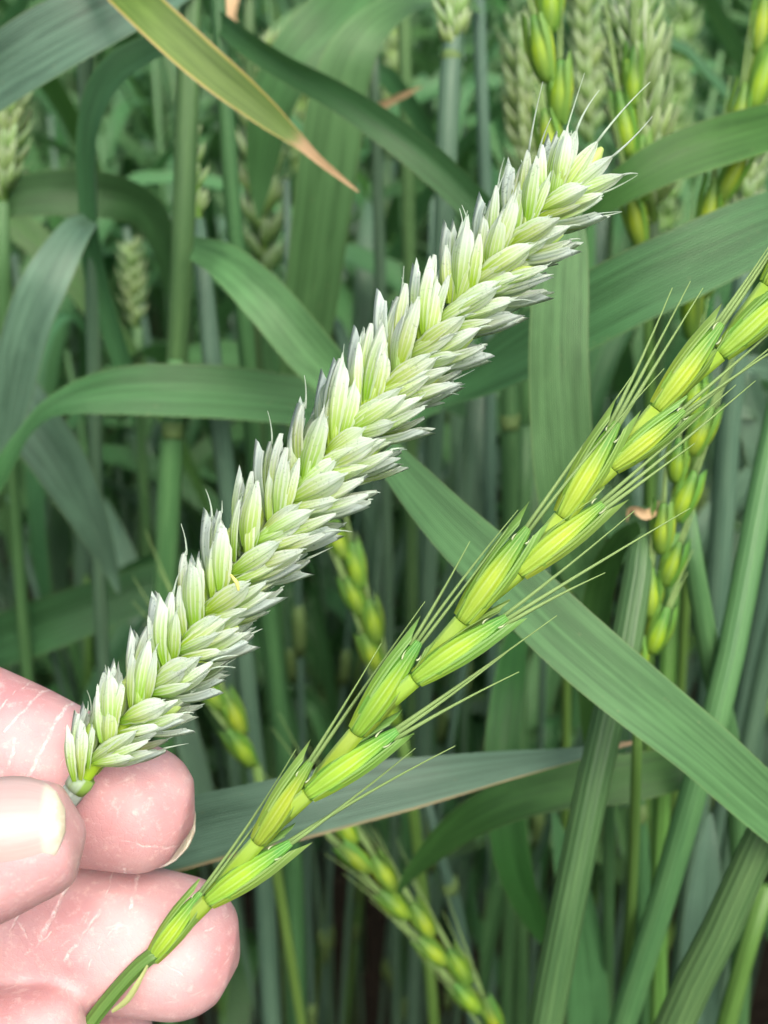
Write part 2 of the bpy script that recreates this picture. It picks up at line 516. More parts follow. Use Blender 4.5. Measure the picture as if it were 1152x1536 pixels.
# ------------------------------------------------------------------ the wheat ear in the hand
def build_hero_ear():
    px = [(122, 1172), (168, 1112), (225, 1048), (285, 968), (352, 868), (430, 772), (542, 634), (656, 500), (765, 376), (832, 302), (862, 268)]
    pts = [atd(x, y, .1155 - .002 * i / 10) for i, (x, y) in enumerate(px)]
    base = pts[0]
    T = thing('wheat_ear', base, 'pale waxy green wheat ear pinched by thumb, running diagonally up across the picture', 'wheat ear')
    pp = spline(pts, 84)
    ax = [Vector(p) for p in pp]
    v, f, u = tube_geo([a - base for a in ax], [.0008 - .0005 * i / 84 for i in range(85)], 8)
    link('rachis', mesh('rachis', v, f, u), M['core'], T)
    st = spline([atd(*p) for p in ((-140, 1480, .118), (-30, 1360, .1172), (40, 1268, .1165), (90, 1212, .116), (124, 1170, .1155))], 16)
    v, f, u = tube_geo([Vector(p) - base for p in st], [.0013] * 14 + [.00125, .0012, .0011], 12)
    link('stem', mesh('peduncle', v, f, u), M['peduncle'], T)
    v, f, u = tube_geo([atd(x, y, .1155) - base for x, y in ((112, 1184), (120, 1174), (128, 1164))], [.0012, .00135, .0012], 12)
    link('collar', mesh('ear_collar', v, f, u), M['glume'], T)
    rg = random.Random(11)
    NS = 33
    rho = R(17)
    for k in range(NS):
        s = .012 + .945 * k / (NS - 1)
        i = min(83, int(s * 84))
        P = ax[i].lerp(ax[i + 1], s * 84 - i)
        t = (ax[min(84, i + 2)] - ax[max(0, i - 2)]).normalized()
        W = (CAM - P).normalized()
        W = (W - t * W.dot(t)).normalized()
        Vv = t.cross(W)
        if Vv.x < 0: Vv = -Vv
        Rv = Vv * math.cos(rho) + W * math.sin(rho)
        Rw = W * math.cos(rho) - Vv * math.sin(rho)
        side = 1 if k % 2 else -1
        sc = (.61 if side > 0 else .67) * float(np.interp(s, [0, .08, .2, .5, .85, 1], [.84, .92, .98, 1.08, 1.0, .78]))
        def pose(theta, alpha, off, lift, scl, roll=0, tpos=None):
            rad = Rv * (side * math.cos(theta)) + Rw * math.sin(theta)
            tp = theta if tpos is None else tpos
            rpos = Rv * (side * math.cos(tp)) + Rw * math.sin(tp)
            d = (t * math.cos(alpha) + rad * math.sin(alpha)).normalized()
            z = rad * .35 + rpos * .65
            z = (z - d * z.dot(d)).normalized()
            x = d.cross(z)
            if roll:
                q = Matrix.Rotation(roll, 3, d)
                x, z = q @ x, q @ z
            o = P + t * lift + rpos * off - base
            return frame(o, x * scl, d * scl, z * scl)
        J = lambda a: rg.uniform(-a, a)
        mb = pose(0, R(24), .0010, .0008, sc)
        sp = link('spikelet', CORE, None, T, matrix=mb)
        inv = mb.inverted()
        top = s > .88
        items = []
        for sg in (1, -1):
            items.append(('lemma', rg.choice(LEM[:3] + LEMC * 2), 30, 33, 104, .0021, -.0006, rg.uniform(.80, .92), sg))
            items.append(('lemma', rg.choice(LEML if top and rg.random() < .5 else LEM[:3] + LEMC * 2), 36, 33, 84, .0025, .0006, rg.uniform(.90, 1.02), sg))
            items.append(('lemma', rg.choice(LEML if (top and rg.random() < .4) else LEM), 25, 35, 58, .0022, .0015, rg.uniform(.88, 1.02), sg))
            items.append(('lemma', rg.choice(LEMC + LEM[1:4]), 15, 36, 34, .0017, .0000, rg.uniform(.92, 1.05), sg))
            items.append(('glume', rg.choice(GLU), 8, 39, 14, .0012, -.0005, rg.uniform(1.0, 1.14), sg))
            items.append(('lemma', rg.choice(LEM[:3] + LEMC * 2), 34, 30, 96, .0024, .0016, rg.uniform(.70, .86), sg))
            items.append(('lemma', rg.choice(LEM[:3] + LEMC * 2), 20, 39, 72, .0020, -.0012, rg.uniform(.74, .92), sg))
        items.append(('lemma', rg.choice(LEM), 8, 27, 5, .0010, .0034, .9, rg.choice((1, -1))))
        for nm, me, th, al, tp, of, li, scl, sg in items:
            mt = pose(R(sg * th + J(10)), R(al - 3 + J(7)), of * sc * 1.12, (li + J(.0005)) * sc, sc * scl, R(J(22)), R(sg * tp + J(8)))
            link('glume' if me in GLU else 'lemma', me, None, sp, matrix=inv @ mt @ Matrix.Diagonal((rg.uniform(.92, 1.35), 1, rg.uniform(.8, 1.15), 1)))
    # terminal florets
    t = (ax[84] - ax[78]).normalized()
    W = (CAM - ax[84]).normalized(); W = (W - t * W.dot(t)).normalized(); Vv = t.cross(W)
    if Vv.x < 0: Vv = -Vv
    mb = frame(ax[82] - base, Vv * .7, t * .7, Vv.cross(t) * .7)
    sp = link('spikelet', CORE, None, T, matrix=mb)
    inv = mb.inverted()
    for an, me in ((-24, LEML[2]), (-6, LEML[0]), (10, LEML[1]), (26, LEM[2])):
        d = (t * math.cos(R(an)) + Vv * math.sin(R(an))).normalized()
        z = W
        x = d.cross(z)
        link('lemma', me, None, sp, matrix=inv @ frame(ax[80] - base + W * .0006, x * .72, d * .72, z * .72))
    # a stray anther
    a0, a1 = atd(346, 862, .1085), atd(358, 886, .1083)
    v, f, u = tube_geo([a0 - base, a0.lerp(a1, .5) + RT * .0002 - base, a1 - base], [.00012, .0002, .00012], 6)
    link('anther', mesh('anther', v, f, u), M['anther'], T)
build_hero_ear()

# ------------------------------------------------------------------ jointed grass spikes
GK = loft_mesh('weed_spikelet', 1.0, ([0, .04, .10, .22, .36, .5, .68, .85, 1], [.10, .125, .14, .185, .205, .195, .155, .11, .06]), 16, 18, .86)
GKb = loft_mesh('weed_spikelet_small', 1.0, ([0, .06, .2, .36, .52, .75, 1], [.10, .13, .185, .205, .19, .13, .06]), 9, 9, .86)
GG = [shell_mesh('weed_glume', 1.02, .24, .05, .45, .10, 'cut', 0, seed=60 + i, n=14, mm=6) for i in range(3)]
GGb = [shell_mesh('crop_weed_glume', 1.02, .25, .06, .45, .10, 'cut', 0, seed=70 + i, n=7, mm=4) for i in range(2)]
for g in GGb: g.materials.append(M['bkernel'])
TOOTH = loft_mesh('tooth', .085, ([0, .3, .7, 1], [.028, .026, .014, .004]), 6, 6, .5, .15)
GK.materials.append(M['kernel'])
GKb.materials.append(M['bkernel'])
for g in GG: g.materials.append(M['wglume'])
TOOTH.materials.append(M['tooth'])

def awn_obj(parent, inv, base, p, d, side, L, r0, n=7, mat='awn', rg=random):
    """awn starting at world point p"""
    pts = []
    c = rg.uniform(-.06, .06)
    for i in range(n):
        s = i / (n - 1)
        pts.append(inv @ (p + d * (L * s) + side * (L * c * s * s) - base))
    sc = inv.to_scale()[0]
    v, f, u = tube_geo(pts, [r0 * sc * (1.0 - .82 * i / (n - 1)) for i in range(n)], 5, .7)
    return link('awn', mesh('awn', v, f, u), M[mat], parent)

def grass_spike(T, base, segs, hero=False, awnlen=.018, seed=1, awns=(2, 3), wscale=1.0):
    """segs: list of (base point, tip point, side) in world space"""
    rg = random.Random(seed)
    for a, b, side in segs:
        d = (b - a)
        L = d.length
        d.normalize()
        W = (CAM - a).normalized(); W = (W - d * W.dot(d)).normalized()
        q = Matrix.Rotation(rg.uniform(-.3, .3), 3, d)
        W = q @ W
        x = d.cross(W)
        mb = frame(a - base, x * L * wscale, d * L, W * L * wscale)
        sp = link('spikelet', GK if hero else GKb, None, T, matrix=mb)
        inv = mb.inverted()
        if True:
            for sg in (1, -1):
                for an, off in ((88, .105), ) if sg == -1 else ((80, .105), ):
                    th = R(an) * sg
                    rad = Vector((math.sin(th), 0, math.cos(th)))
                    z = rad; y = Vector((-rad.x * .045, 1, -rad.z * .045)).normalized(); xx = y.cross(z).normalized()
                    g = link('glume', rg.choice(GG if hero else GGb), None, sp, matrix=frame(rad * off + Vector((0, .02, 0)), xx, y, z))
                    tp = rad * .10 + Vector((0, 1.0, 0))
                    if hero: link('tooth', TOOTH, None, sp, matrix=frame(Vector((rad.x * .09, .88 + rg.uniform(-.10, .04), .11)), xx, (y + rad * rg.uniform(-.2, .6)).normalized() * rg.uniform(.6, 1.2), z))
        na = rg.randint(*awns)
        xo = x if x.dot(RT) > 0 else -x
        for k in range(na):
            ang = R(rg.uniform(-2.5, 1.5) + 1.2 * k) * side
            dd = (d * math.cos(ang) + xo * math.sin(ang) + W * rg.uniform(-.08, .08)).normalized()
            p = b + xo * (side * L * .035 * (k - .6)) - d * (L * .07)
            al = awnlen * rg.uniform(.75, 1.15) * (1 if k < 2 else .7)
            awn_obj(sp, inv, base, p, dd, xo, al, .00036 if hero else .00036, rg=rg)

def build_hero_spike():
    D = lambda i: .1222 - .0075 * min(1, i / 5)
    S = [((226, 1440), (303, 1338), -1), ((312, 1352), (436, 1264), 1), ((386, 1264), (466, 1142), -1), ((462, 1192), (596, 1096), 1),
         ((534, 1100), (629, 962), -1), ((622, 1020), (760, 926), 1), ((692, 932), (792, 792), -1), ((778, 860), (904, 756), 1),
         ((842, 776), (926, 634), -1), ((918, 702), (1026, 616), 1), ((984, 614), (1082, 486), -1), ((1080, 532), (1196, 424), 1), ((1150, 430), (1240, 296), -1)]
    base = atd(130, 1540, .123)
    T = thing('grass_spike', base, 'bright green jointed grass spike with long awns crossing in front of the middle finger', 'grass spike')
    segs = [(atd(*a, D(i)), atd(*b, D(i + .6)), sd) for i, (a, b, sd) in enumerate(S)]
    grass_spike(T, base, segs, True, .0195, 5, (2, 3), .64)
    # flattened joints of the axis between the spikelets
    st = [atd(90, 1600, .1235), atd(150, 1515, .1228), atd(205, 1452, .1222), atd(238, 1426, .1222)]
    v, f, u = tube_geo([Vector(p) - base for p in spline(st, 14)], .00085, 10)
    link('stem', mesh('weed_stem', v, f, u), M['stem_bright'], T)
    for i in range(len(S) - 1):
        a = segs[i][0]; b = segs[i + 1][0]
        off = FWD * .0008
        v, f, u = tube_geo([a + off - base, a.lerp(b, .5) + off - base, b - base], [.00075, .00095, .0009], 8, .6)
        link('rachis_joint', mesh('rachis_joint', v, f, u), M['wglume'], T)
    # small sheathing bract near the hand
    v, f, u = ribbon_geo([atd(222, 1448, .1212), atd(205, 1480, .1212), atd(190, 1502, .1214), atd(168, 1518, .1218)], [.0002, .0007, .0008, .0003], 20, 4, .6, 10)
    link('bract', mesh('bract', [p - base for p in v], f, u), M['bract'], T)
build_hero_spike()

# ------------------------------------------------------------------ the hand
def build_hand():
    V, F = [], []
    def add_chain(ch, sides=28, tipr=True):
        """ch: from tip inward: (point, half_w (in image plane), half_depth)"""
        n0 = len(V)
        cs = [(*p, a, b) for p, a, b in ch]
        sm = spline(cs, 60)
        rings = []
        for i, q in enumerate(sm):
            rings.append((Vector(q[:3]), q[3], q[4]))
        for i, (p, a, b) in enumerate(rings):
            t = (rings[min(i + 1, 60)][0] - rings[max(i - 1, 0)][0]).normalized()
            W = (CAM - p); W = (W - t * W.dot(t)).normalized()
            x = t.cross(W).normalized()
            for j in range(sides):
                an = 2 * math.pi * j / sides
                V.append(p + x * (a * math.cos(an)) + W * (b * math.sin(an)))
        for i in range(60):
            for j in range(sides):
                k = (j + 1) % sides
                F.append((n0 + i * sides + j, n0 + i * sides + k, n0 + (i + 1) * sides + k, n0 + (i + 1) * sides + j))
        F.append(tuple(n0 + j for j in range(sides))[::-1])
        F.append(tuple(n0 + 60 * sides + j for j in range(sides)))
    mm = .001
    def fing(pts):
        """pts: (px,py,d, half width px, depth/width ratio); a rounded tip is added before pts[0]"""
        out = []
        for x, y, d, h, r in pts:
            a = h * d / FPX
            out.append((atd(x, y, d), a, a * r))
        return out
    def rounded(tip, pts):
        """tip: (px,py) extreme; builds the round cap from pts[0] to the tip"""
        x0, y0, d0, h0, r0 = pts[0]
        cap = []
        for th in (4, 14, 28, 44, 60, 76):
            c, s = math.cos(R(th)), math.sin(R(th))
            cap.append((x0 + (tip[0] - x0) * c, y0 + (tip[1] - y0) * c, d0 + (tip[2] - d0) * c, h0 * s ** .9, r0))
        return fing(cap + pts)
    index = rounded((291, 1236, .1262), [(205, 1212, .1252, 96, .86), (130, 1190, .1250, 109, .88), (60, 1165, .1255, 120, .90), (0, 1142, .1262, 126, .92), (-130, 1090, .128, 130, .92), (-330, 1020, .133, 138, .95), (-560, 985, .134, 142, 1.0), (-830, 960, .131, 150, 1.0)])
    middle = rounded((359, 1440, .1315), [(262, 1420, .1300, 105, .84), (180, 1405, .1297, 109, .86), (100, 1388, .1300, 107, .9), (0, 1364, .1308, 106, .95), (-130, 1325, .133, 118, .95), (-330, 1270, .138, 132, .98), (-560, 1230, .138, 138, 1.0), (-840, 1180, .132, 150, 1.0)])
    ring = rounded((238, 1590, .140), [(150, 1590, .1385, 98, .9), (60, 1588, .1385, 102, .92), (-60, 1570, .139, 104, .95), (-300, 1500, .142, 120, 1.0), (-560, 1440, .141, 128, 1.0), (-820, 1390, .133, 140, 1.0)])
    little = rounded((138, 1556, .1225), [(70, 1562, .1220, 84, .9), (10, 1572, .1218, 88, .92), (-80, 1590, .1225, 90, .95), (-280, 1620, .128, 100, 1.0), (-520, 1620, .133, 112, 1.0), (-780, 1600, .132, 125, 1.0)])
    thumb = rounded((131, 1244, .1075), [(62, 1258, .1066, 88, .92), (0, 1272, .1062, 106, .86), (-70, 1284, .1058, 122, .84), (-200, 1290, .1045, 140, .86), (-380, 1270, .103, 146, .95), (-640, 1200, .103, 160, 1.05), (-900, 1120, .108, 190, 1.1), (-1250, 1080, .120, 230, 1.0)])
    for c in (index, middle, ring, little, thumb): add_chain(c)
    wr = atd(-1750, 1260, .135)
    el = wr + Vector((-.10, -.13, -.10))
    add_chain([(atd(-700, 1240, .133), .030, .009), (atd(-800, 1240, .133), .038, .012), (atd(-1100, 1240, .132), .043, .016), (atd(-1450, 1245, .132), .036, .019), (wr, .028, .020), (wr.lerp(el, .4), .030, .025), (el, .037, .034)])
    base = atd(-300, 1250, .128)
    me = mesh('hand_raw', [v - base for v in V], F)
    o = link('hand', me, None, loc=base)
    r = o.modifiers.new('r', 'REMESH'); r.mode = 'VOXEL'; r.voxel_size = .00055; r.use_smooth_shade = True
    s = o.modifiers.new('s', 'SMOOTH'); s.factor = .5; s.iterations = 5
    dg = bpy.context.evaluated_depsgraph_get()
    me2 = bpy.data.meshes.new_from_object(o.evaluated_get(dg))
    o.modifiers.clear()
    o.data = me2
    me2.name = 'hand'
    me2.polygons.foreach_set('use_smooth', [True] * len(me2.polygons))
    me2.materials.clear()
    # skin
    m, nt, out = newmat('skin')
    N = NT(nt)
    tc = N.n('TexCoord').outputs['Object']
    big = N.noise(tc, 110, 3)
    fine = N.noise(tc, 900, 4, 0.7)
    col = N.mix(N.sm(big, .3, .7), (0.50, 0.255, 0.262), (0.62, 0.395, 0.395))
    col = N.mix(N.math('MULTIPLY', N.sm(fine, .5, .75), .45), col, (0.78, 0.60, 0.57))
    vo = N.n('TexVoronoi'); vo.inputs['Scale'].default_value = 1500; vo.feature = 'DISTANCE_TO_EDGE'; N.l(tc, vo.inputs['Vector'])
    # dry white creases: straight segments lying in the palm plane of the hand
    ux = N.vm('DOT_PRODUCT', tc, tuple(RT)); uy = N.vm('DOT_PRODUCT', tc, tuple(UP))
    p2 = N.n('CombineXYZ'); N.l(ux, p2.inputs[0]); N.l(uy, p2.inputs[1])
    wob = N.noise(tc, 420, 2, out=1)
    wv = N.vm('SCALE', N.vm('SUBTRACT', wob, (.5, .5, .5)), 0.0012)
    pw = N.vm('ADD', p2.outputs[0], wv)
    SEG = [(50, 1034, 2, 1098, .8), (82, 1058, 44, 1168, .95), (10, 1040, -30, 1090, .5), (20, 1110, 14, 1150, .7), (178, 1318, 177, 1392, .9), (88, 1338, 42, 1432, 1.1), (128, 1396, 82, 1464, .8),
           (176, 1262, 266, 1290, .7), (12, 1370, -4, 1420, .8), (112, 1398, 106, 1440, .5), (232, 1470, 268, 1500, .5), (205, 1450, 250, 1438, .4), (140, 1330, 136, 1380, .5), (60, 1420, 20, 1455, .6),
           (270, 1440, 330, 1425, .35), (110, 1100, 90, 1150, .5), (150, 1420, 118, 1478, .5), (0, 1400, 30, 1440, .5), (280, 1400, 310, 1380, .3), (62, 1448, 96, 1432, .5)]
    acc = None
    for x0, y0, x1, y1, wd in SEG:
        A = atd(x0, y0, .1185) - base; B = atd(x1, y1, .1185) - base
        a2 = Vector((A.dot(RT), A.dot(UP), 0)); b2 = Vector((B.dot(RT), B.dot(UP), 0))
        ba = b2 - a2
        pa = N.vm('SUBTRACT', pw, tuple(a2))
        h = N.math('DIVIDE', N.vm('DOT_PRODUCT', pa, tuple(ba)), ba.length_squared, clamp=True)
        hx = N.n('CombineXYZ'); N.l(h, hx.inputs[0]); N.l(h, hx.inputs[1])
        dv = N.vm('SUBTRACT', pa, N.vm('MULTIPLY', hx.outputs[0], tuple(ba)))
        dist = N.vm('LENGTH', dv)
        k = N.math('SUBTRACT', 1.0, N.sm(dist, .00006 * wd, .00032 * wd))
        k = N.math('MULTIPLY', k, min(1, .22 + .42 * wd))
        acc = k if acc is None else N.math('MAXIMUM', acc, k)
    brk = N.sm(N.noise(tc, 1700, 3, .7), .38, .62)
    cre = N.math('MULTIPLY', acc, N.math('MULTIPLY_ADD', brk, .75, .25))
    # fine cross-hatch of dry lines
    mp = N.n('Mapping'); mp.inputs['Scale'].default_value = (260, 260, 1500); mp.inputs['Rotation'].default_value = (0, 0.5, 0); N.l(tc, mp.inputs[0])
    hz = N.noise(mp.outputs[0], 1.0, 3, .6)
    hat = N.math('MULTIPLY', N.sm(hz, .62, .75), .22)
    col = N.mix(N.math('MAXIMUM', cre, hat), col, (0.90, 0.84, 0.80))
    p = N.n('BsdfPrincipled')
    N.l(col, p.inputs['Base Color'])
    p.inputs['Roughness'].default_value = .42
    p.inputs['Specular IOR Level'].default_value = .35
    p.inputs['Subsurface Weight'].default_value = .35
    p.inputs['Subsurface Radius'].default_value = (1, .35, .22)
    p.inputs['Subsurface Scale'].default_value = .0016
    hgt = N.math('ADD', N.math('MULTIPLY', N.sm(vo.outputs['Distance'], 0, .12), .16), N.math('ADD', N.math('MULTIPLY', fine, .8), N.math('MULTIPLY', cre, -2.0)))
    N.l(N.bump(hgt, .5, .00018), p.inputs['Normal'])
    N.l(p.outputs[0], out.inputs[0])
    me2.materials.append(m)
    tag(o, 'left hand with pale pink dry skin pinching the wheat ear between thumb and forefinger', 'hand')
    # nails
    mn, nt, out = newmat('nail')
    N = NT(nt)
    uvn = N.n('UVMap').outputs[0]
    sp = N.n('SeparateXYZ'); N.l(uvn, sp.inputs[0])
    tc = N.n('TexCoord').outputs['Object']
    rid = N.n('CombineXYZ'); N.l(N.math('MULTIPLY', sp.outputs[0], 30), rid.inputs[0]); N.l(N.math('MULTIPLY', sp.outputs[1], 2), rid.inputs[1])
    nz = N.noise(rid.outputs[0], 1.0, 3)
    col = N.mix(nz, (0.46, 0.33, 0.31), (0.56, 0.43, 0.40))
    col = N.mix(N.sm(sp.outputs[1], .80, .86), col, (0.60, 0.56, 0.46))
    drt = N.math('MULTIPLY', N.sm(sp.outputs[1], .86, .98), N.sm(N.noise(tc, 700, 3), .45, .6))
    col = N.mix(N.math('MULTIPLY', drt, .5), col, (0.34, 0.32, 0.18))
    p = N.n('BsdfPrincipled'); N.l(col, p.inputs['Base Color'])
    p.inputs['Roughness'].default_value = .28
    p.inputs['Subsurface Weight'].default_value = .15
    p.inputs['Subsurface Radius'].default_value = (1, .5, .4)
    p.inputs['Subsurface Scale'].default_value = .001
    N.l(N.bump(nz, .25, .0001), p.inputs['Normal'])
    N.l(p.outputs[0], out.inputs[0])
    def nail(name, org, along, outward, L, W, depth, curve, label=None, seed=0):
        """curved plate: org = middle of root edge; along towards the free edge"""
        along = along.normalized(); z = (outward - along * outward.dot(along)).normalized(); x = along.cross(z)
        n, k = 14, 14
        VV, FF, UU = [], [], []
        for lay in (0, 1):
            for i in range(n + 1):
                s = i / n
                # rounded outline
                hw = W / 2 * (1 - .18 * (1 - s) ** 2) * math.sqrt(max(0.02, 1 - max(0, (s - .50) / .51) ** 2)) * math.sqrt(max(.05, 1 - max(0, (.16 - s) / .18) ** 2))
                for j in range(k + 1):
                    t = j / k * 2 - 1
                    VV.append(org + along * (L * s) + x * (hw * t) + z * (-curve * (hw / (W / 2) * t) ** 2 * W - depth * (s - .35) ** 2 * L - (.0004 if lay else 0)) - base)
                    UU.append((j / k, s))
        c = k + 1; o2 = (n + 1) * c
        for i in range(n):
            for j in range(k):
                q = (i * c + j, i * c + j + 1, (i + 1) * c + j + 1, (i + 1) * c + j)
                FF.append(q); FF.append(tuple(o2 + e for e in q[::-1]))
            FF.append((i * c, (i + 1) * c, o2 + (i + 1) * c, o2 + i * c))
            FF.append((i * c + k, o2 + i * c + k, o2 + (i + 1) * c + k, (i + 1) * c + k))
        for j in range(k):
            FF.append((j, o2 + j, o2 + j + 1, j + 1)); FF.append((n * c + j, n * c + j + 1, o2 + n * c + j + 1, o2 + n * c + j))
        q = link(name, mesh(name, VV, FF, UU), mn, o)
        if label: q['label'] = label
        return q
    # thumb nail, back of the thumb turned to the lens and up
    t0 = atd(-110, 1246, .0999); t1 = atd(94, 1226, .1016)
    nail('thumbnail', t0, t1 - t0, (-FWD * 1.0 + UP * .42), (t1 - t0).length, .0100, .30, .36)
    # index nail, a sliver showing past the tip on the far side
    t0 = atd(205, 1216, .1325); t1 = atd(294, 1260, .1292)
    nail('fingernail', t0, t1 - t0, (FWD * .8 + RT * .35 - UP * .3), (t1 - t0).length, .0100, .25, .22)
    t0 = atd(240, 1424, .1380); t1 = atd(352, 1446, .1350)
    nail('fingernail', t0, t1 - t0, FWD, (t1 - t0).length, .0105, .25, .25)
build_hand()

# ------------------------------------------------------------------ crop plants that can be told apart
def to_ground(p, d, n=10):
    """continue a stem from p (heading d, downwards) to the soil, straightening on the way"""
    out = []
    d = d.normalized()
    if d.z > -.4: d = Vector((d.x, d.y, -.4)).normalized()
    z0 = p.z
    for i in range(1, n + 1):
        s = i / n
        h = z0 * s
        k = (s - .5 * s * s) * .8
        out.append(Vector((p.x + d.x / -d.z * z0 * k, p.y + d.y / -d.z * z0 * k, z0 - h)))
    return out

BG_GLU = [shell_mesh('bg_glume', .0096, .0031, .06, .5, .2, 'point', .0025, n=6, mm=4, seed=80 + i) for i in range(2)]
def spikelet_mesh(name, seed):
    """fan of scales joined as one small spikelet (too small in the photo to pick apart)"""
    V, F, U = [], [], []
    rg = random.Random(seed)
    for a, l, s in ((-70, 0, .9), (70, 0, .9), (-38, .001, 1), (38, .001, 1), (0, .0022, .9)):
        me = rg.choice(BG_GLU)
        th = R(a); al = R(rg.uniform(18, 36))
        rad = Vector((math.sin(th), 0, math.cos(th))); t = Vector((0, 1, 0))
        d = t * math.cos(al) + rad * math.sin(al); z = rad * math.cos(al) - t * math.sin(al); x = d.cross(z)
        mt = frame(rad * .001 + t * l, x * s, d * s, z * s)
        o = len(V)
        uvl = me.uv_layers[0].data
        uvv = {}
        for lp in me.loops: uvv[lp.vertex_index] = tuple(uvl[lp.index].uv)
        for v in me.vertices:
            V.append(mt @ v.co); U.append(uvv.get(v.index, (0, 0)))
        for p in me.polygons: F.append(tuple(o + k for k in p.vertices))
    return mesh(name, V, F, U)
SPK = [spikelet_mesh('crop_spikelet', i) for i in range(3)]
for s in SPK: s.materials.append(M['bglume'])

def wheat_ear_part(T, base, p0, p1, n=16, sc=1.0, rg=random, awn=False):
    """a background ear: axis p0 -> p1"""
    d = (p1 - p0); L = d.length; d.normalize()
    v, f, u = tube_geo([p0 - base, p0.lerp(p1, .5) - base, p1 - base], [.0012, .001, .0005], 6)
    ear = link('ear', mesh('ear', v, f, u), M['bglume'], T)
    W = (CAM - p0); W = (W - d * W.dot(d)).normalized()
    W = Matrix.Rotation(rg.uniform(-1.2, 1.2), 3, d) @ W
    X = d.cross(W)
    for k in range(n):
        sd = 1 if k % 2 else -1
        s = k / n
        sz = sc * float(np.interp(s, [0, .2, .7, 1], [.8, 1, 1, .7]))
        rad = X * sd
        link('spikelet', rg.choice(SPK), None, ear, matrix=frame(p0 + d * (L * s) - base, d.cross(rad) * sz, d * sz, rad * sz))
    if awn:
        for k in range(7):
            a = p0 + d * (L * rg.uniform(.3, 1)); q = (d + X * rg.uniform(-.3, .3) + W * rg.uniform(-.3, .3)).normalized()
            v, f, u = tube_geo([a - base, a + q * .012 - base, a + q * .026 - base], [.0003, .0002, .0001], 4)
            link('awn', mesh('awn', v, f, u), M['awn_pale'], ear)
    return ear

def width_m(w_px, d): return w_px * d / FPX

def plant(label, stem, leaves=(), smat='stem', collars=(), ear=None, sheath=None, spike=None, group=None, cat='wheat plant', name='wheat_plant', seed=0, ground=True):
    """stem: [(px,py,d,width px)] from top to bottom; leaves: dicts(path [(px,py,d,width px)], mat, tw)"""
    rg = random.Random(seed * 13 + 5)
    P = [atd(x, y, d) for x, y, d, w_ in stem]
    rad = [width_m(w_, d) / 2 for x, y, d, w_ in stem]
    ext = to_ground(P[-1], P[-1] - P[-2]) if ground else []
    foot = ext[-1].copy() if ext else P[-1].copy()
    T = thing(name, foot, label, cat, group)
    allp = P + ext
    allr = rad + [rad[-1]] * len(ext)
    k = spline([(*p, r) for p, r in zip(allp, allr)], 10 * len(P) + 14)
    v, f, u = tube_geo([Vector(q[:3]) - foot for q in k], [max(.0004, q[3]) for q in k], 12)
    link('stem', mesh('stem', v, f, u), M[smat], T)
    for lf in leaves:
        pts = [atd(x, y, d) for x, y, d, w_ in lf['p']]
        wd = [width_m(w_, d) for x, y, d, w_ in lf['p']]
        v, f, u = ribbon_geo(pts, wd, lf.get('tw', 15), 6, lf.get('fold', .2), 44, None, lf.get('wav', .06))
        q = link('leaf', mesh('leaf', [p - foot for p in v], f, u), M[lf.get('mat', 'leaf')], T)
        if lf.get('label'): q['label'] = lf['label']
    for x, y, d, w_, h_ in collars:
        a = atd(x, y - h_, d); b = atd(x, y + h_, d); r = width_m(w_, d) / 2
        a, b = b.lerp(a, 1.6), a.lerp(b, 1.6)
        ps = [a.lerp(b, i / 6) - foot for i in range(7)]
        v, f, u = tube_geo(ps, [r * z for z in (.78, .86, .95, 1.0, .95, .88, .80)], 12)
        link('node', mesh('node', v, f, u), M['collar'], T)
    if ear:
        (x0, y0, d0), (x1, y1, d1), n, sc = ear[:4]
        wheat_ear_part(T, foot, atd(x0, y0, d0), atd(x1, y1, d1), n, sc, rg, len(ear) > 4)
    if spike:
        pts = spline([atd(*q) for q in spike['p']], 60)
        pts = [Vector(q) for q in pts]
        n = spike['n']
        segs = []
        for i in range(n):
            s0 = i / n; s1 = min(1, (i + 1.45) / n)
            a = pts[int(s0 * 60)]; b = pts[int(s1 * 60)]
            if (b - a).length < 1e-4: continue
            if i == n - 1: b = a + (b - a).normalized() * ((pts[-1] - pts[0]).length / n * 1.3)
            sd = 1 if i % 2 else -1
            dd = (b - a).normalized(); W = (CAM - a).normalized(); xx = dd.cross(W).normalized()
            if xx.x < 0: xx = -xx
            segs.append((a + xx * (sd * .0006), b + xx * (sd * .0017), sd))
        grass_spike(T, foot, segs, False, spike.get('awn', .016), seed + 3, (2, 3), spike.get('w', 1.0))
        v, f, u = tube_geo([q - foot for q in pts], .0007, 6)
        link('rachis', mesh('rachis', v, f, u), M['bkernel'], T)
    return T

# --- left side and top
plant('wheat plant with broad blue-green leaf sweeping into the top left corner', [(290, -130, .215, 26), (286, 0, .215, 34), (280, 180, .22, 36), (275, 350, .226, 34), (266, 540, .24, 32), (262, 600, .245, 30)],
      [dict(p=[(288, -30, .214, 40), (230, -20, .206, 90), (150, 20, .200, 96), (60, 68, .200, 98), (-20, 122, .203, 90), (-130, 210, .21, 50), (-190, 270, .215, 3)], mat='leaf_blue', tw=[20, 15, 10, 5, -5, -10, -10]),
       dict(p=[(284, 60, .218, 30), (225, 76, .220, 46), (165, 118, .222, 50), (136, 200, .226, 42), (135, 320, .235, 34), (150, 430, .245, 40), (190, 560, .255, 34), (200, 640, .26, 3)], mat='leaf', tw=[40, 30, 30, 45, 40, 30, 30, 30], fold=.35),
       dict(p=[(290, 372, .222, 34), (340, 395, .215, 58), (400, 450, .212, 74), (460, 520, .213, 78), (540, 610, .218, 62), (620, 720, .225, 20), (640, 750, .225, 2)], mat='leaf_pale', tw=[10, 5, 10, 15, 20, 20, 20])],
      seed=1)
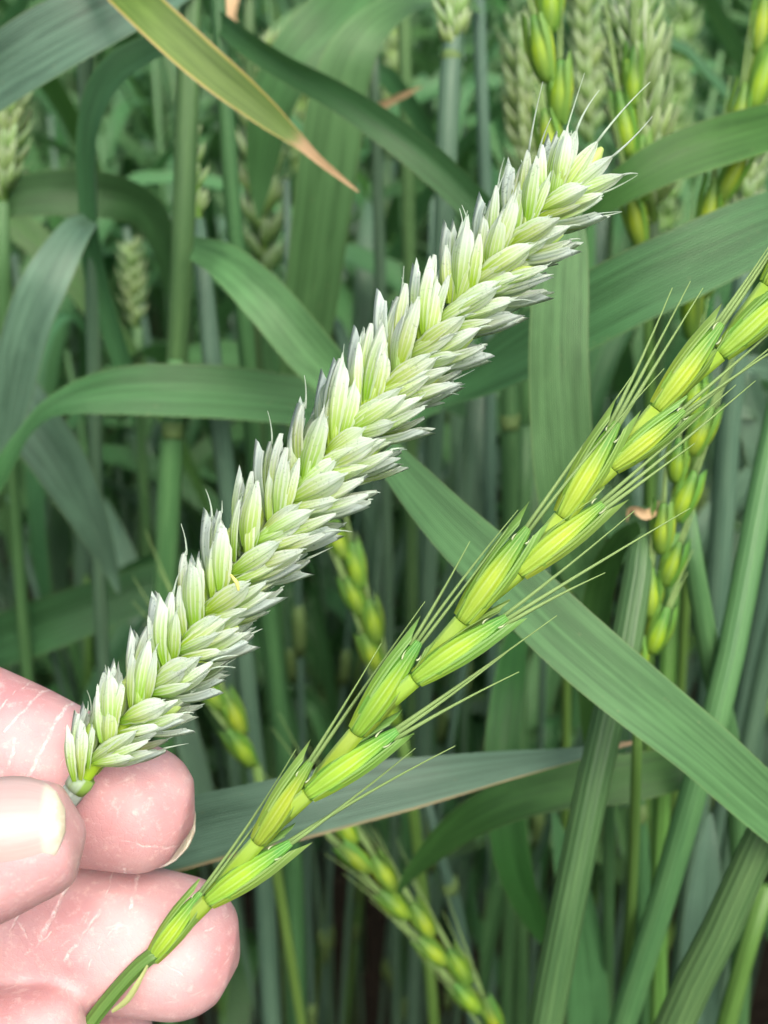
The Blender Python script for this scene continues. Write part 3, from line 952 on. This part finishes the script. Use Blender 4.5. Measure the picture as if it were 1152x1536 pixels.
plant('wheat plant with yellow-edged leaf whose dry tan tip hangs over the dark gap', [(118, -220, .205, 24), (122, -60, .21, 26), (128, 110, .225, 24), (138, 420, .245, 22), (148, 850, .28, 20)],
      [dict(p=[(120, -120, .200, 40), (155, -52, .190, 56), (212, 8, .184, 60), (300, 88, .184, 60), (375, 150, .186, 50), (428, 195, .188, 30), (452, 215, .189, 17), (476, 238, .190, 13), (508, 264, .192, 9), (538, 288, .193, 2)], mat='leaf_yellow', tw=8, fold=.12),
       dict(p=[(134, 330, .235, 26), (110, 352, .228, 50), (72, 420, .225, 70), (40, 500, .228, 74), (18, 600, .235, 60), (0, 720, .245, 20)], mat='leaf_blue', tw=20)],
      smat='stem_blue', seed=2)
plant('wheat plant with long dark leaf slanting from behind the yellow-edged leaf to the ear', [(322, -120, .225, 22), (328, 20, .228, 24), (338, 150, .232, 25), (350, 320, .240, 26), (368, 500, .252, 26), (382, 690, .268, 26), (400, 900, .285, 28), (436, 1250, .315, 30), (446, 1536, .335, 30)],
      [dict(p=[(327, 30, .228, 28), (370, 62, .222, 40), (430, 100, .218, 46), (510, 145, .214, 46), (590, 198, .212, 52), (660, 255, .213, 54), (735, 330, .216, 50), (820, 420, .222, 40), (880, 500, .228, 3)], mat='leaf', tw=[20, 30, 35, 25, 20, 15, 15, 20, 20], fold=.3)],
      seed=3)
plant('slender wheat stem standing just left of the lower half of the ear', [(296, 330, .238, 22), (308, 440, .238, 28), (320, 560, .242, 30), (340, 720, .252, 30), (362, 940, .268, 28), (392, 1250, .29, 30), (408, 1536, .31, 30)],
      ear=((296, 335, .238), (285, 200, .24), 8, .5), smat='stem_blue', seed=4)
plant('cut-off wheat stem with pale collar below the arching dark leaf at left', [(264, 540, .236, 22), (260, 620, .238, 30), (258, 650, .239, 34), (254, 720, .244, 36), (250, 830, .252, 34), (246, 960, .264, 32)], collars=[(259, 643, .2385, 35, 7)], smat='stem', seed=5)
plant('wheat plant with dark leaf arching across the middle left and hanging down at frame edge', [(684, -40, .23, 18), (680, 60, .23, 30), (676, 100, .23, 33), (670, 230, .232, 33), (664, 390, .238, 31), (655, 560, .25, 30), (645, 800, .28, 28)],
      [dict(p=[(655, 600, .252, 34), (590, 612, .246, 60), (480, 606, .238, 72), (370, 592, .232, 78), (260, 586, .228, 80), (160, 590, .227, 72), (80, 612, .228, 44), (40, 650, .23, 28), (8, 700, .232, 34), (-30, 770, .236, 30), (-60, 860, .24, 3)], mat='leaf', tw=[10, 0, 5, 5, 5, 15, 50, 60, 30, 20, 20], fold=.25)],
      collars=[(677, 86, .23, 32, 6)], smat='stem_blue', ear=((680, 76, .23), (676, -110, .228), 14, .72), seed=6)
plant('wheat plant with broad pale leaf hanging straight down at top centre', [(716, -120, .27, 18), (718, 20, .275, 20), (726, 220, .285, 20), (732, 420, .30, 20)],
      [dict(p=[(717, 10, .272, 24), (660, -4, .255, 40), (600, 10, .242, 56), (545, 55, .236, 72), (512, 130, .238, 88), (492, 260, .245, 90), (474, 400, .256, 88), (458, 520, .268, 76), (446, 620, .28, 40), (440, 680, .285, 3)], mat='leaf_pale', tw=[50, 50, 45, 30, 10, 10, 15, 15, 15, 15], fold=.16)],
      smat='stem_blue', seed=7)
plant('wheat plant with wide dark leaf tucked behind the tops at upper centre', [(600, -180, .30, 16), (604, -20, .31, 20), (612, 300, .33, 20), (616, 600, .36, 20)],
      [dict(p=[(601, -90, .30, 30), (560, -40, .285, 60), (505, 20, .275, 80), (450, 80, .272, 84), (410, 150, .275, 70), (392, 260, .285, 44), (388, 330, .29, 3)], mat='leaf', tw=10)], seed=8)
plant('wheat plant with two blurred blue-green leaves crossing the dark left edge', [(-70, 240, .26, 22), (-66, 360, .265, 24), (-50, 700, .29, 24), (-20, 1100, .33, 24)],
      [dict(p=[(-66, 470, .268, 40), (-20, 540, .262, 80), (40, 620, .26, 96), (95, 700, .264, 84), (140, 790, .272, 54), (168, 860, .28, 20), (178, 890, .282, 3)], mat='leaf_blue', tw=20),
       dict(p=[(-62, 330, .264, 30), (0, 300, .262, 56), (80, 288, .262, 66), (165, 292, .265, 72), (222, 318, .27, 64), (246, 370, .276, 40), (250, 440, .285, 3)], mat='leaf', tw=[0, 5, 10, 20, 30, 30, 20])], seed=9)
plant('wheat plant with shaded leaf rising behind the base of the ear', [(-140, 860, .33, 22), (-130, 1000, .34, 22), (-100, 1300, .37, 22)],
      [dict(p=[(-134, 1010, .34, 40), (-40, 975, .33, 78), (80, 930, .325, 84), (190, 892, .325, 74), (300, 858, .328, 52), (420, 820, .335, 3)], mat='leaf', tw=15)], seed=10)
# --- right side
plant('wheat plant with dark glossy leaf tip entering at the upper right', [(1320, 20, .225, 24), (1300, 170, .23, 28), (1230, 500, .252, 28), (1152, 860, .285, 26), (1112, 1060, .31, 26)],
      [dict(p=[(1300, 170, .228, 50), (1220, 172, .212, 64), (1150, 192, .203, 68), (1080, 212, .199, 74), (1010, 236, .198, 70), (950, 268, .199, 60), (905, 304, .202, 40), (870, 345, .206, 3)], mat='leaf_dark', tw=[0, 5, 5, 0, -5, -5, 0, 0], fold=.22)], smat='stem_blue', seed=11)
plant('wheat plant with very wide leaf reaching in from the right behind the ear', [(1310, 40, .20, 26), (1245, 290, .20, 34), (1195, 500, .198, 38), (1150, 700, .197, 40), (1092, 1000, .196, 42), (1048, 1160, .198, 42), (990, 1360, .204, 40), (934, 1536, .212, 40)],
      [dict(p=[(1238, 300, .198, 70), (1190, 322, .194, 92), (1120, 352, .192, 104), (1030, 394, .192, 108), (940, 436, .194, 110), (850, 486, .198, 104), (760, 540, .204, 84), (690, 585, .21, 40), (650, 612, .213, 3)], mat='leaf', tw=[0, 5, 5, 0, 0, 5, 10, 10, 10], fold=.14)], seed=12)
plant('wheat plant with pale upright leaf standing behind the top half of the ear', [(892, 720, .198, 18), (896, 820, .2, 20), (906, 960, .208, 20), (912, 1100, .22, 20)],
      [dict(p=[(900, 900, .200, 40), (872, 840, .190, 80), (852, 740, .184, 92), (842, 640, .181, 92), (838, 520, .179, 88), (842, 420, .178, 84), (850, 340, .178, 60), (858, 280, .179, 3)], mat='leaf_pale', tw=[20, 10, 0, -5, 0, 5, 5, 5], fold=.12)], seed=13)
plant('wheat plant with long flat leaf slanting across the lower right', [(1240, 1030, .158, 34), (1196, 1140, .160, 46), (1152, 1236, .163, 52), (1080, 1396, .168, 56), (1012, 1536, .175, 56)],
      [dict(p=[(1215, 1262, .158, 80), (1152, 1212, .156, 84), (1050, 1122, .154, 94), (950, 1040, .153, 104), (850, 955, .154, 104), (760, 868, .156, 96), (680, 792, .159, 82), (610, 715, .163, 60), (560, 655, .167, 34), (530, 615, .17, 3)], mat='leaf_pale', tw=[0, 10, 15, 15, 15, 10, 10, 10, 10, 10], fold=.16)], seed=14)
plant('wheat plant with blue-green tan-edged leaf pointing right from behind the hand', [(150, 1130, .185, 30), (165, 1230, .186, 36), (185, 1380, .19, 36), (205, 1536, .2, 34)],
      [dict(p=[(168, 1270, .186, 60), (230, 1262, .176, 100), (320, 1238, .172, 106), (430, 1214, .170, 100), (540, 1188, .171, 92), (650, 1168, .173, 72), (750, 1150, .177, 48), (830, 1137, .181, 26), (900, 1124, .185, 14), (958, 1112, .188, 2)], mat='leaf_tan', tw=[10, 10, 15, 15, 15, 15, 15, 10, 10, 10], fold=.10)], seed=15)
plant('thick wheat stem with torn tan collar leaning in the right foreground', [(968, 764, .176, 34), (957, 860, .174, 44), (938, 970, .172, 48), (906, 1100, .171, 50), (868, 1280, .172, 52), (832, 1460, .176, 54), (818, 1536, .179, 54)],
      [dict(p=[(990, 752, .175, 4), (982, 766, .1725, 14), (968, 772, .1715, 16), (954, 764, .172, 12), (944, 766, .173, 9), (940, 782, .1745, 2)], mat='tan', tw=[30, 25, 0, -25, -40, -40], fold=.4),
       dict(p=[(960, 790, .170, 20), (930, 815, .178, 34), (905, 870, .186, 46), (890, 960, .19, 50), (885, 1080, .195, 30), (884, 1150, .2, 3)], mat='leaf_dark', tw=20)], seed=16)
plant('wheat stem crossing behind the long flat leaf at far right', [(1030, 760, .19, 24), (1046, 880, .195, 32), (1068, 1000, .202, 34), (1092, 1110, .21, 34), (1108, 1240, .222, 32), (1112, 1400, .24, 32)],
      [dict(p=[(1096, 1128, .21, 40), (1020, 1152, .206, 64), (930, 1170, .204, 72), (830, 1182, .205, 72), (740, 1212, .208, 62), (670, 1258, .214, 48), (618, 1308, .22, 22), (596, 1340, .223, 3)], mat='leaf_dark', tw=[10, 10, 10, 10, 15, 20, 20, 20])], seed=17)
plant('straight green wheat stem rising below the small grass spike at right', [(1012, 800, .205, 20), (1006, 920, .207, 25), (996, 1120, .212, 26), (988, 1340, .225, 26), (986, 1536, .245, 26)], smat='stem_bright', seed=18)
plant('greyish wheat stem behind the grass spike at the right edge', [(1118, 330, .245, 20), (1108, 480, .25, 32), (1094, 620, .258, 36), (1078, 850, .275, 36), (1062, 1060, .295, 34)], smat='stem_blue', ear=((1118, 335, .245), (1128, 180, .245), 12, .7), seed=19)
plant('wheat plant with dark leaf hanging and curling at its tip, lower centre right', [(790, 640, .255, 18), (784, 800, .262, 22), (776, 980, .275, 22), (770, 1200, .295, 22)],
      [dict(p=[(776, 950, .262, 30), (766, 1020, .25, 48), (756, 1130, .243, 58), (762, 1240, .243, 60), (782, 1330, .246, 54), (815, 1400, .25, 36), (850, 1440, .255, 3)], mat='leaf_dark', tw=[0, 10, 15, 15, 25, 35, 40])], seed=20)
plant('wheat stem with pale swollen joint seen right of the ear', [(764, 430, .255, 24), (764, 560, .26, 28), (766, 700, .268, 30), (770, 850, .28, 30), (776, 1000, .295, 30)], collars=[(765, 626, .2635, 32, 9)], smat='stem', seed=21)
plant('wheat stem with hooked pale collar above bottom right leaves', [(956, 1130, .236, 14), (957, 1190, .238, 18), (958, 1220, .24, 26), (962, 1290, .245, 26), (966, 1400, .255, 26), (968, 1536, .27, 26)], [dict(p=[(958, 1216, .24, 20), (946, 1206, .237, 26), (934, 1208, .235, 14), (928, 1216, .235, 3)], mat='leaf_pale', tw=60)], collars=[(958, 1218, .239, 28, 7)], seed=22)
plant('wheat stem ending in a pale collar in the dark lower middle', [(640, 1190, .27, 12), (660, 1290, .276, 14), (675, 1326, .28, 22), (690, 1400, .29, 24), (712, 1536, .31, 24)], collars=[(675, 1327, .28, 28, 6)], smat='stem_blue', seed=23)
plant('wheat plant with upright leaf blade at the bottom edge right of centre', [(870, 1250, .25, 18), (876, 1400, .262, 22), (880, 1536, .275, 22)],
      [dict(p=[(884, 1640, .27, 60), (882, 1536, .262, 64), (876, 1440, .256, 64), (862, 1350, .252, 54), (842, 1270, .25, 30), (830, 1215, .25, 3)], mat='leaf_pale', tw=10),
       dict(p=[(1050, 1640, .27, 50), (1048, 1500, .262, 60), (1050, 1400, .258, 58), (1060, 1290, .256, 40), (1066, 1220, .256, 3)], mat='leaf_blue', tw=10)], seed=24)
plant('bright thin wheat stem low at the right edge beside the leaning stem', [(1150, 1330, .215, 24), (1122, 1420, .22, 28), (1090, 1536, .228, 30)], smat='stem_bright', seed=25)
plant('two-leaved wheat plant with bluish blade bent at right edge', [(1190, 480, .27, 22), (1170, 700, .285, 26), (1150, 950, .31, 26)],
      [dict(p=[(1176, 640, .28, 30), (1140, 610, .272, 46), (1110, 600, .27, 54), (1090, 560, .27, 50), (1080, 500, .272, 30), (1076, 440, .275, 3)], mat='leaf_blue', tw=20),
       dict(p=[(1180, 560, .275, 30), (1120, 560, .27, 40), (1150, 680, .272, 60), (1180, 760, .28, 40)], mat='leaf_blue', tw=15)], smat='stem_blue', seed=26)
plant('pale stem at far right behind the leaning one', [(1180, 860, .25, 24), (1150, 980, .258, 26), (1120, 1120, .27, 26), (1090, 1300, .29, 26)], smat='stem_blue', seed=27)
plant('wheat stem with a dry tan leaf tip poking out at top centre', [(560, 60, .29, 14), (562, 150, .30, 16), (568, 330, .31, 18)], [dict(p=[(562, 165, .30, 16), (585, 152, .298, 12), (610, 140, .296, 9), (632, 130, .295, 2)], mat='tan', tw=20)], smat='stem_blue', seed=28)
plant('wheat stem with a withered brown leaf point beside the yellow-edged leaf', [(372, -60, .30, 14), (374, 60, .305, 18), (380, 260, .32, 18)], [dict(p=[(373, -20, .30, 20), (352, -10, .298, 22), (346, 20, .297, 20), (354, 42, .297, 12), (364, 58, .298, 2)], mat='tan', tw=20)], smat='stem', seed=29)
# --- background ears of wheat
plant('blurred pale wheat ear standing behind the hanging grass spike at top', [(790, 262, .30, 20), (788, 420, .315, 22), (786, 700, .345, 22)], ear=((790, 264, .30), (784, 40, .29), 16, 1.0), seed=31)
plant('pale wheat ear at top centre right, left of the awned ear', [(884, 215, .34, 18), (882, 420, .36, 20)], ear=((884, 216, .34), (878, -30, .33), 16, .95), seed=32)
plant('awned pale green wheat ear at top right above the dark leaf tip', [(978, 330, .215, 22), (982, 450, .225, 26), (980, 640, .245, 26)], ear=((978, 334, .215), (950, 20, .205), 16, .95, 1), seed=33)
plant('pale wheat ear glimpsed left of the broad hanging leaf', [(398, 430, .33, 16), (402, 560, .345, 18), (408, 700, .36, 18)], ear=((398, 432, .33), (388, 70, .31), 16, 1.15), smat='stem', seed=34)
plant('small green wheat ear low behind the arched leaf at left', [(206, 490, .40, 14), (210, 620, .415, 16)], ear=((206, 492, .40), (196, 370, .39), 12, .75), seed=35)
plant('wheat ear cut by the left edge near the top', [(4, 300, .26, 18), (6, 420, .27, 20), (12, 600, .285, 20)], ear=((4, 302, .26), (12, 120, .255), 14, .85), seed=36)
# --- background spikes of the jointed grass
GL = 'jointed grass plant'
plant('yellow-green jointed grass spike at top centre, just behind the ear tip', [(838, 262, .188, 14), (842, 420, .20, 16), (850, 700, .225, 16)], spike=dict(p=[(838, 258, .188), (832, 170, .186), (824, 90, .184), (812, -20, .182), (806, -90, .181)], n=5, awn=.010, w=.9), cat=GL, name='jointed_grass', smat='stem_bright', seed=41)
plant('green jointed grass spike at right, partly behind the big spike', [(958, 1030, .178, 14), (954, 1160, .186, 16), (946, 1380, .21, 16)], spike=dict(p=[(960, 1020, .177), (986, 900, .174), (1010, 770, .171), (1036, 660, .168), (1058, 575, .166)], n=9, awn=.011, w=1.0), cat=GL, name='jointed_grass', smat='stem_bright', seed=42)
plant('dark awned jointed grass spike leaning left at bottom centre', [(772, 1600, .235, 16), (800, 1680, .25, 18)], spike=dict(p=[(768, 1590, .235), (700, 1480, .232), (630, 1390, .23), (565, 1310, .228), (500, 1235, .226)], n=10, awn=.024, w=1.0), cat=GL, name='jointed_grass', smat='stem_bright', seed=43)
plant('blurred jointed grass spike between the wheat ear and the big spike', [(600, 1090, .255, 16), (618, 1200, .268, 18), (640, 1400, .29, 18)], spike=dict(p=[(598, 1086, .255), (565, 980, .25), (535, 880, .246), (508, 790, .244)], n=7, awn=.016, w=.95), cat=GL, name='jointed_grass', smat='stem_bright', seed=44)
plant('shaded jointed grass spike just right of the wheat ear base', [(385, 1150, .25, 14), (410, 1280, .265, 16)], spike=dict(p=[(384, 1146, .25), (350, 1085, .247), (312, 1020, .245), (285, 975, .244)], n=4, awn=.022, w=.9), cat=GL, name='jointed_grass', smat='stem_bright', seed=45)
plant('tall jointed grass spike climbing the upper right edge', [(1042, 520, .215, 14), (1040, 660, .228, 16)], spike=dict(p=[(1042, 510, .215), (1052, 420, .212), (1074, 300, .209), (1104, 230, .206), (1132, 130, .203), (1160, 0, .20)], n=7, awn=.016, w=.75), cat=GL, name='jointed_grass', smat='stem_bright', seed=46)
plant('short jointed grass spike below the awned wheat ear', [(968, 380, .21, 14), (974, 520, .222, 16)], spike=dict(p=[(968, 372, .21), (958, 290, .207), (948, 200, .205), (938, 90, .203)], n=4, awn=.02, w=.75), cat=GL, name='jointed_grass', smat='stem_bright', seed=47)

# ------------------------------------------------------------------ the crop behind: single plants, then the mass
def proto_plant(seed):
    rg = random.Random(seed)
    H = rg.uniform(.78, .86)
    lean = Vector((rg.uniform(-.05, .05), rg.uniform(-.05, .05), 0))
    sp = [Vector((lean.x * s * s, lean.y * s * s, H * s)) for s in [i / 9 for i in range(10)]]
    parts = []
    v, f, u = tube_geo(sp, [.0022 - .0008 * i / 9 for i in range(10)], 7)
    parts.append(('stem', mesh('stem', v, f, u), rg.choice(('stem', 'stem_blue'))))
    top = sp[-1]
    for k in range(4):
        s = (.56, .70, .80, .91)[k] + rg.uniform(-.03, .03)
        b = Vector((lean.x * s * s, lean.y * s * s, H * s))
        az = rg.uniform(0, 6.28)
        h = Vector((math.cos(az), math.sin(az), 0))
        L = rg.uniform(.17, .25)
        dr = rg.uniform(.2, 1.0)
        pts = [b, b + h * L * .12 + Vector((0, 0, L * .25)), b + h * L * .32 + Vector((0, 0, L * .42)), b + h * L * .58 + Vector((0, 0, L * (.45 - .25 * dr))), b + h * L * .76 + Vector((0, 0, L * (.34 - .55 * dr))), b + h * L * .86 + Vector((0, 0, L * (.15 - .8 * dr)))]
        w_ = rg.uniform(.011, .015)
        tw = rg.uniform(-25, 25)
        v, f, u = ribbon_geo(pts, [w_ * .5, w_ * .9, w_, w_ * .9, w_ * .55, .0003], [tw, tw, tw + 10, tw + 25, tw + 40, tw + 50], 4, .25, 22, face=b + Vector((0, 0, 2)) + h * .3)
        parts.append(('leaf', mesh('leaf', v, f, u), rg.choice(('leaf', 'leaf', 'leaf_blue', 'leaf_pale', 'leaf_dark'))))
    V, F, U = [], [], []
    d = (sp[-1] - sp[-2]).normalized()
    X = Vector((1, 0, 0)); X = (X - d * X.dot(d)).normalized()
    for k in range(14):
        me = SPK[k % 3]
        sd = 1 if k % 2 else -1
        mt = frame(top + d * (.075 * k / 14), d.cross(X * sd), d, X * sd)
        o = len(V)
        uvl = me.uv_layers[0].data
        uvv = {lp.vertex_index: tuple(uvl[lp.index].uv) for lp in me.loops}
        V += [mt @ q.co for q in me.vertices]; U += [uvv.get(q.index, (0, 0)) for q in me.vertices]
        F += [tuple(o + e for e in p.vertices) for p in me.polygons]
    parts.append(('ear', mesh('ear', V, F, U), 'bglume'))
    return parts

PROTO = [proto_plant(100 + i) for i in range(6)]
for pr in PROTO:
    for nm, me, mt in pr: me.materials.append(M[mt])
rg = random.Random(3)
spots = []
tries = 0
while len(spots) < 215 and tries < 20000:
    tries += 1
    y = .40 + .85 * rg.random() ** 1.2
    hw = .36 * (y / .848 + .05) + .05
    x = rg.uniform(-hw, hw)
    if y < .46 and abs(x) < .03: continue
    if all((x - a) ** 2 + (y - b) ** 2 > .024 ** 2 for a, b in spots): spots.append((x, y))
for x, y in spots:
    pr = rg.choice(PROTO)
    r_ = Matrix.Rotation(rg.uniform(0, 6.28), 4, 'Z') @ Matrix.Rotation(rg.uniform(-.06, .06), 4, 'X')
    T = link('wheat_plant', None, None, matrix=Matrix.Translation((x, y, -.01)) @ r_ @ Matrix.Scale(rg.uniform(.92, 1.04), 4))
    T.empty_display_size = .01
    eared = rg.random() < (.05 if x < 0 else .15)
    if eared: tag(T, 'blurred wheat plant with a pale ear deep in the crop behind the nearer leaves', 'wheat plant', 'eared wheat plants deep in the crop')
    else: tag(T, 'blurred leafy wheat stem without an ear deep in the shaded crop', 'wheat plant', 'earless wheat plants deep in the crop')
    for nm, me, mt in pr:
        if nm != 'ear' or eared: link(nm, me, None, T)

def thin_proto(seed):
    rg = random.Random(seed)
    H = rg.uniform(.70, .84)
    lx, ly = rg.uniform(-.06, .06), rg.uniform(-.03, .05)
    at = lambda q: Vector((lx * q * q, ly * q * q, H * q))
    v, f, u = tube_geo([at(i / 11) for i in range(12)], [.0017 - .0007 * i / 11 for i in range(12)], 8)
    parts = [('stem', mesh('stem', v, f, u), rg.choice(('stem', 'stem_blue', 'stem_bright')))]
    for q in (.62, .84):
        v, f, u = tube_geo([at(q - .012), at(q - .005), at(q + .003), at(q + .010)], [.0016, .0021, .0021, .0015], 8)
        parts.append(('node', mesh('node', v, f, u), 'collar'))
    for q, L in ((.78, .11), (.93, .13)):
        b = at(q); az = rg.uniform(.2, 2.9); h = Vector((math.cos(az), abs(math.sin(az)) * .6, 0)); dr = rg.uniform(-.2, .7)
        pts = [b, b + h * L * .1 + Vector((0, 0, L * .35)), b + h * L * .3 + Vector((0, 0, L * .62)), b + h * L * .6 + Vector((0, 0, L * (.7 - .4 * dr))), b + h * L * .85 + Vector((0, 0, L * (.6 - .8 * dr)))]
        w_ = rg.uniform(.005, .009)
        v, f, u = ribbon_geo(pts, [w_ * .5, w_, w_, w_ * .7, .0003], rg.uniform(-40, 40), 4, .3, 18, face=b + Vector((0, -1, .6)))
        parts.append(('leaf', mesh('leaf', v, f, u), rg.choice(('leaf', 'leaf_pale', 'leaf_blue'))))
    return parts
THIN = [thin_proto(300 + i) for i in range(6)]
for pr in THIN:
    for nm, me, mt in pr: me.materials.append(M[mt])
rg = random.Random(21)
done = []
while len(done) < 46:
    y = rg.uniform(.27, .44); x = rg.uniform(-1, 1) * (.40 * y + .03)
    if any((x - a) ** 2 + (y - b) ** 2 < .016 ** 2 for a, b in done): continue
    done.append((x, y))
    T = link('wheat_shoot', None, None, matrix=Matrix.Translation((x, y, -.005)) @ Matrix.Rotation(rg.uniform(-.3, .3), 4, 'Z') @ Matrix.Scale(rg.uniform(.9, 1.06), 4))
    T.empty_display_size = .01
    tag(T, 'thin blurred wheat shoot with narrow leaves standing between the nearer plants and the deep crop', 'wheat plant', 'thin wheat shoots behind the nearer plants')
    for nm, me, mt in rg.choice(THIN): link(nm, me, None, T)

def mass():
    rg = random.Random(9)
    V, F, U, MI = [], [], [], []
    mats = ['stem', 'leaf', 'leaf_blue', 'bglume']
    pool = []
    for pr in PROTO[:4]:
        pv, pf, pu, pm = [], [], [], []
        for nm, me, mt in pr:
            if nm == 'ear':
                d0 = np.mean([v.co for v in me.vertices], axis=0)
                pts = [Vector((d0[0], d0[1], d0[2] + z)) for z in (-.045, -.03, 0, .03, .045)]
                v, f, u = tube_geo(pts, [.002, .006, .0065, .005, .001], 5)
                mi = 3
            elif nm == 'stem':
                src = [me.vertices[i * 7].co.copy() for i in (0, 3, 6, 9)]
                v, f, u = tube_geo(src, .0018, 4)
                mi = 0
            else:
                c = 5
                v, u = [], []
                for i in range(0, 23, 3):
                    for j in (0, 2, 4):
                        v.append(me.vertices[i * c + j].co.copy()); u.append((j / 4, i / 22))
                n = len(v) // 3
                f = [(i * 3 + j, i * 3 + j + 1, i * 3 + j + 4, i * 3 + j + 3) for i in range(n - 1) for j in (0, 1)]
                mi = 2 if 'blue' in mt else 1
            o = len(pv)
            pv += [tuple(q) for q in v]; pu += u; pf += [tuple(o + k for k in q) for q in f]; pm += [mi] * len(f)
        pool.append((np.array(pv), pf, pu, pm))
    n = 0
    while n < 2700:
        x = rg.uniform(-1.5, 1.5); y = rg.uniform(-1.3, 3.0) if rg.random() < .8 else rg.uniform(3.0, 5)
        hw = .36 * (y / .848 + .05) + .09
        if y < 1.22 and abs(x) < max(hw, .22): continue
        if y < .25 and y > -.34 and -.62 < x < .26: continue
        n += 1
        pv, pf, pu, pm = pool[rg.randrange(4)]
        a = rg.uniform(0, 6.28); s = rg.uniform(.9, 1.05)
        c_, s_ = math.cos(a) * s, math.sin(a) * s
        q = np.stack([pv[:, 0] * c_ - pv[:, 1] * s_ + x, pv[:, 0] * s_ + pv[:, 1] * c_ + y, pv[:, 2] * s], 1)
        o = len(V)
        V.extend(map(tuple, q)); U.extend(pu); F.extend(tuple(o + k for k in g) for g in pf); MI.extend(pm)
    me = mesh('wheat_crop', V, F, U)
    for k in mats: me.materials.append(M[k])
    me.polygons.foreach_set('material_index', MI)
    tag(link('wheat_crop', me, None), 'mass of green wheat far back and to the sides', 'crop', kind='stuff')
mass()
